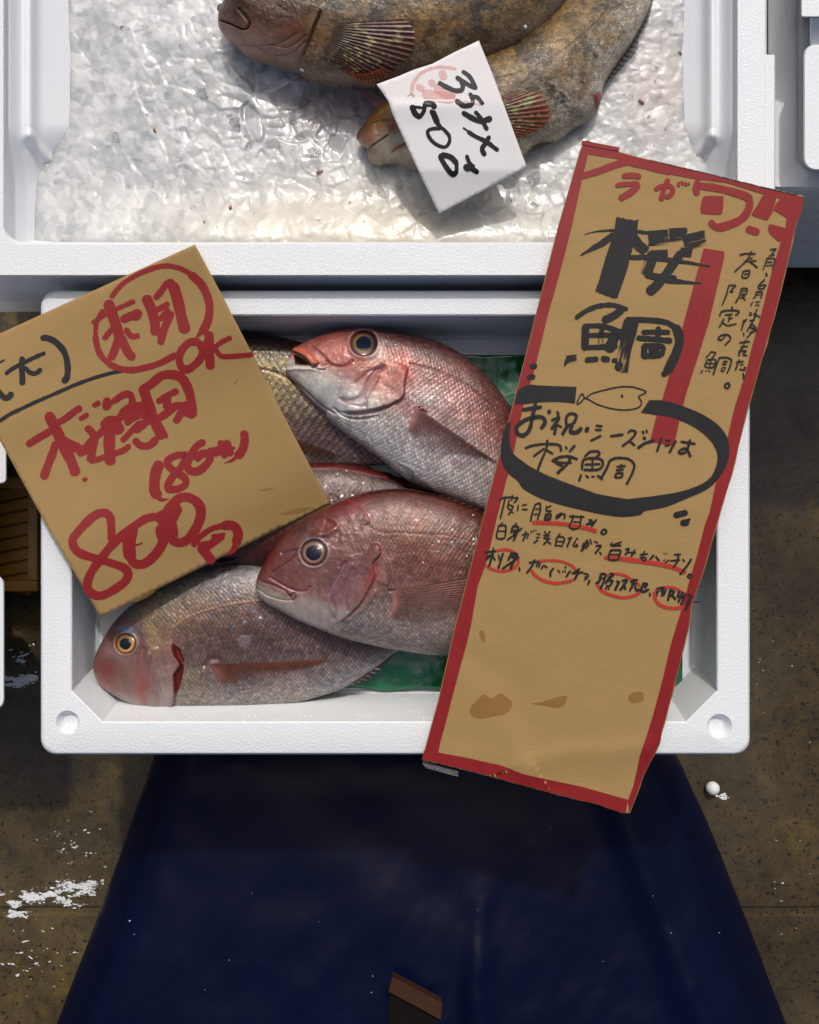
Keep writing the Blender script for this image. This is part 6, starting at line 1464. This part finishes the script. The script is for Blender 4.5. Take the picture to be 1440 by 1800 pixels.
# folded flap at the top left corner, dark torn flute edge, foil strip below the bottom left corner
fz = lambda a, b: float(zc2(a, b)) + 0.0035 - 0.0003 * 0
prism('folded_flap', [(1024, 247), (1034, 246.5), (1042, 250), (1090, 259), (1088, 265), (1060, 261), (1022, 253.5)], lambda a, b: float(zc2(a, b)) + 0.001, 0.0012, M_RED, sign, 0)
me_e = Ink(zc2, 'torn_edge', M_BLACK, sign, 0.0005)
rr = np.random.default_rng(8)
for i in range(46):
    q = 0.30 + 0.68 * i / 46
    x = 1027 + (1413 - 1027) * q; y = float(np.interp(x, [1027, 1088, 1124, 1178, 1240, 1270, 1336, 1413], [250, 266, 276, 289, 303, 311, 327, 345])) + 0.6
    me_e.stroke([(x, y), (x + 3.5 + rr.random() * 2, y + 1.2 + rr.random())], 1.6 + rr.random() * 1.2)
me_e.done('dark torn flutes along the top edge')
m = NT('silver_foil_tape'); co = m.pos(); m.set(Base_Color=(0.14, 0.14, 0.145, 1), Metallic=0.5, Roughness=0.45)
m.l(m.bump(m.noise(co, 300, 4, 0.7), 0.8, 0.002), m.b.inputs['Normal']); M_FOIL = m.m
prism('foil_strip', [(743, 1338), (760, 1343), (806, 1356), (806, 1366), (775, 1358), (750, 1351), (743, 1344)], lambda a, b: float(zc2(a, b)) - 0.0045, 0.002, M_FOIL, sign, 0.0004)

# ------------------------------------------------ white price slip on the greenlings
def zp(x, y):
    x = np.asarray(x, float); y = np.asarray(y, float)
    z = np.interp(y, [60, 180, 225, 300, 380], [0.6500, 0.6465, 0.6432, 0.6375, 0.6215])
    z = z + 0.0012 * sstep(176, 182, y) * sstep(226, 184, y) * sstep(860, 780, x)
    return z + 0.002 * np.sin((x - 660) / 270 * math.pi)
slip = empty('price_slip', P(795, 225, 0.63), 'white paper price slip with black 500 lying on the two greenlings', 'price slip')
card(slip, 'paper', [(662, 148), (700, 134), (726, 123), (760, 112), (800, 91), (842, 71), (866, 130), (890, 195), (910, 250), (926, 293), (880, 319), (830, 345), (772, 375), (745, 320), (715, 255), (690, 200), (683, 178), (672, 162)], zp, 0.0003, M_PAPER, M_PAPER, step=6)
k = Ink(zp, 'pink_stamp', M_STAMP, slip, 0.0001)
k.t(660, 60, 5.1429, "32: 325,540 345,440 420,350 520,305 620,298 730,315; 110: 560,480 700,560; 70: 600,340 620,400; 60: 495,425 530,460; 60: 380,470 430,500; 90: 440,540 700,580; 16: 480,600 640,610 760,600 960,640")
k.done('faded pink round flower stamp')
k = Ink(zp, 'black_lettering', M_BLACK_P, slip, 0.00025)
k.t(660, 60, 5.1429, "36: 790,335 850,380 880,430 910,490; 34: 908,490 850,462 795,425 735,388; 40: 735,388 775,420 792,470 775,505 720,508 640,475 575,437; 36: 855,535 880,590 872,640; 44: 872,640 800,645 732,598; 34: 865,560 920,570 972,628; 46: 792,708 880,760 950,785 1035,765; 58: 1015,780 1038,755; 36: 905,700 960,770 1010,862; 16: 795,845 850,885; 36: 840,880 900,920 1000,970 1108,1048; 40: 1030,925 1000,980 965,1035 990,1092; 34: 825,1098 850,1160 890,1200; 62: 810,1195 850,1215; 46: 850,1200 925,1250; 50: 330,650 362,720 405,748; 36: 405,750 440,690 448,630; 52: 445,625 510,630 538,662; 24: 345,655 425,665; 38: 505,690 550,780 590,850; 52: 520,700 560,800; 30: 590,852 510,855 472,885 500,950 560,1000 630,1018 668,975 665,915 605,845; 44: 600,1090 590,1110 615,1160 650,1215; 46: 650,1215 700,1268 735,1240; 34: 735,1240 735,1165; 50: 735,1165 680,1110 600,1090")
k.done()
k = Ink(zp, 'brown_smudge', M_STAIN_L, slip, 0.0002)
k.t(660, 60, 5.1429, "14: 290,560 320,548 350,555 340,570")
k.done()

# ------------------------------------------------ black writing on the right edge box front
def zfb(x, y): return np.interp(y, [334, 341, 450, 470], [.594, .585, .39, .36])
k = Ink(zfb, 'black_lettering', M_BLACK_P, nb, 0.0)
k.z0 = 0.003
k.t(1180, 270, 5.76, "30: 1310,610 1380,600 1440,595 1500,600; 26: 1330,640 1420,650 1520,640; 30: 1400,560 1430,620 1450,680; 26: 1310,690 1380,680 1440,690 1500,680; 30: 1350,600 1370,690; 26: 1430,560 1500,560")
k.done('black marker characters')

# small scraps on the ice, each where it lies
m = NT('brown_fish_scrap'); co = m.pos()
m.l(m.mix(m.noise(co, 300, 3, 0.6), L(118, 48, 30), L(176, 104, 74)), m.b.inputs['Base Color']); m.set(Roughness=0.4, Coat_Weight=0.5); M_SCRAP = m.m
def scrap(px, py, sz, ang, lab, seed):
    r_ = np.random.default_rng(seed); bm = bmesh.new(); kk = (ZC - 0.6) / FPX
    n = 12; rings = []
    for i in range(n):
        q = (i / (n - 1) - 0.5) * 2
        x = px + math.cos(ang) * q * sz + sz * 0.5 * (vnoise(q * 3, seed, 1.0, 2) - 0.5); y = py + math.sin(ang) * q * sz + sz * 0.5 * (vnoise(q * 3, seed + 9, 1.0, 2) - 0.5)
        c = Vector(P(float(x), float(y), float(hm_get(x, y)) + 0.0007)); w = (sz * 0.42 * math.sqrt(max(0.02, 1 - q * q)) * (0.6 + 0.8 * float(vnoise(q * 5, seed, 1.0, 5)))) * kk + 0.0003
        rings.append([bm.verts.new(c + Vector((math.cos(a_) * w * math.sin(ang), math.cos(a_) * w * math.cos(ang), math.sin(a_) * w * 0.6))) for a_ in np.linspace(0, 6.283, 7)[:-1]])
    for i in range(n - 1):
        for j in range(6): bm.faces.new((rings[i][j], rings[i][(j + 1) % 6], rings[i + 1][(j + 1) % 6], rings[i + 1][j]))
    bm.faces.new(rings[0][::-1]); bm.faces.new(rings[-1])
    bmesh.ops.recalc_face_normals(bm, faces=bm.faces)
    me = bpy.data.meshes.new('fish_scrap'); bm.to_mesh(me); bm.free()
    for p in me.polygons: p.use_smooth = True
    tag(link('fish_scrap', me, M_SCRAP), lab, 'fish scrap', 'fish scraps on the ice')
for i, (x, y, s_, a, lab) in enumerate([
        (216, 50, 7, 0.9, 'brown fish scrap nearest the top left of the ice'), (230, 168, 7, 1.6, 'olive curved scrap on the ice left of the middle'),
        (282, 225, 14, -0.35, 'thin pale olive thread on the ice at the left'), (545, 172, 9, 1.2, 'red brown scrap in the clear ice below the large greenling chin'),
        (560, 300, 12, 1.0, 'long dark red scrap on the ice below the small greenling head'), (566, 322, 8, 1.5, 'short brown tail of scrap below the long red one'),
        (405, 364, 9, -0.25, 'flat reddish scrap on the ice near the front rim, left one of its row'), (437, 357, 6, -0.4, 'tiny brown scrap in the middle of the row by the front rim'),
        (614, 355, 5, 0.8, 'dark brown crumb on the ice above the front rim'), (590, 361, 4, 0.2, 'light brown crumb beside the dark one above the front rim'),
        (1190, 98, 9, -0.7, 'reddish scrap on the ice near the right wall'), (1128, 180, 11, -0.9, 'orange brown streak of scrap right of the bent greenling'),
        (356, 392, 5, -0.7, 'thin brown sliver on the ice close to the front rim')]):
    scrap(x, y, s_, a, lab, 50 + i)
Vs, Fs, kk = [], [], 0
rr = np.random.default_rng(21)
for i in range(90):
    x, y = rr.uniform(70, 1180), rr.uniform(0, 425); r = rr.uniform(0.5, 1.4); z = float(hm_get(x, y)) + 0.0006
    a = rr.uniform(0, 3)
    for q in range(5): Vs.append(P(x + r * math.cos(a + q * 1.257), y + r * 0.7 * math.sin(a + q * 1.257), z))
    Fs.append((kk, kk + 1, kk + 2)); Fs.append((kk, kk + 2, kk + 3)); Fs.append((kk, kk + 3, kk + 4)); kk += 5
sp = link('ice_specks', np_mesh('specks', np.array(Vs), np.array(Fs), smooth=False), M_SOOT)
tag(sp, 'tiny dark specks of dirt scattered on the ice', 'dirt', None, 'stuff')

# crumbs on the navy sheet
Vs, Fs, kk = [], [], 0
for (x, y, r) in [(228, 1619, 1.8), (236, 1643, 1.0), (655, 1716, 1.1), (653, 1745, 1.2), (968, 1457, .8), (443, 1570, .8), (403, 1688, .9), (1148, 1575, .9), (1180, 1640, 1.0), (1265, 1640, 1.0), (360, 1740, .8), (560, 1620, .7), (1060, 1690, .8), (840, 1600, .7)]:
    z = 0.452
    for q in range(6): Vs.append(P(x + r * math.cos(q * 1.047), y + r * 0.8 * math.sin(q * 1.047), z - 0.004))
    Vs.append(P(x, y, z)); 
    for q in range(6): Fs.append((kk + q, kk + (q + 1) % 6, kk + 6))
    kk += 7
cr_ = link('foam_crumbs', np_mesh('crumbs', np.array(Vs), np.array(Fs)[:, ::-1], smooth=True), M_FOAM)
tag(cr_, 'tiny white foam crumbs scattered on the navy sheet', 'crumbs', None, 'stuff')
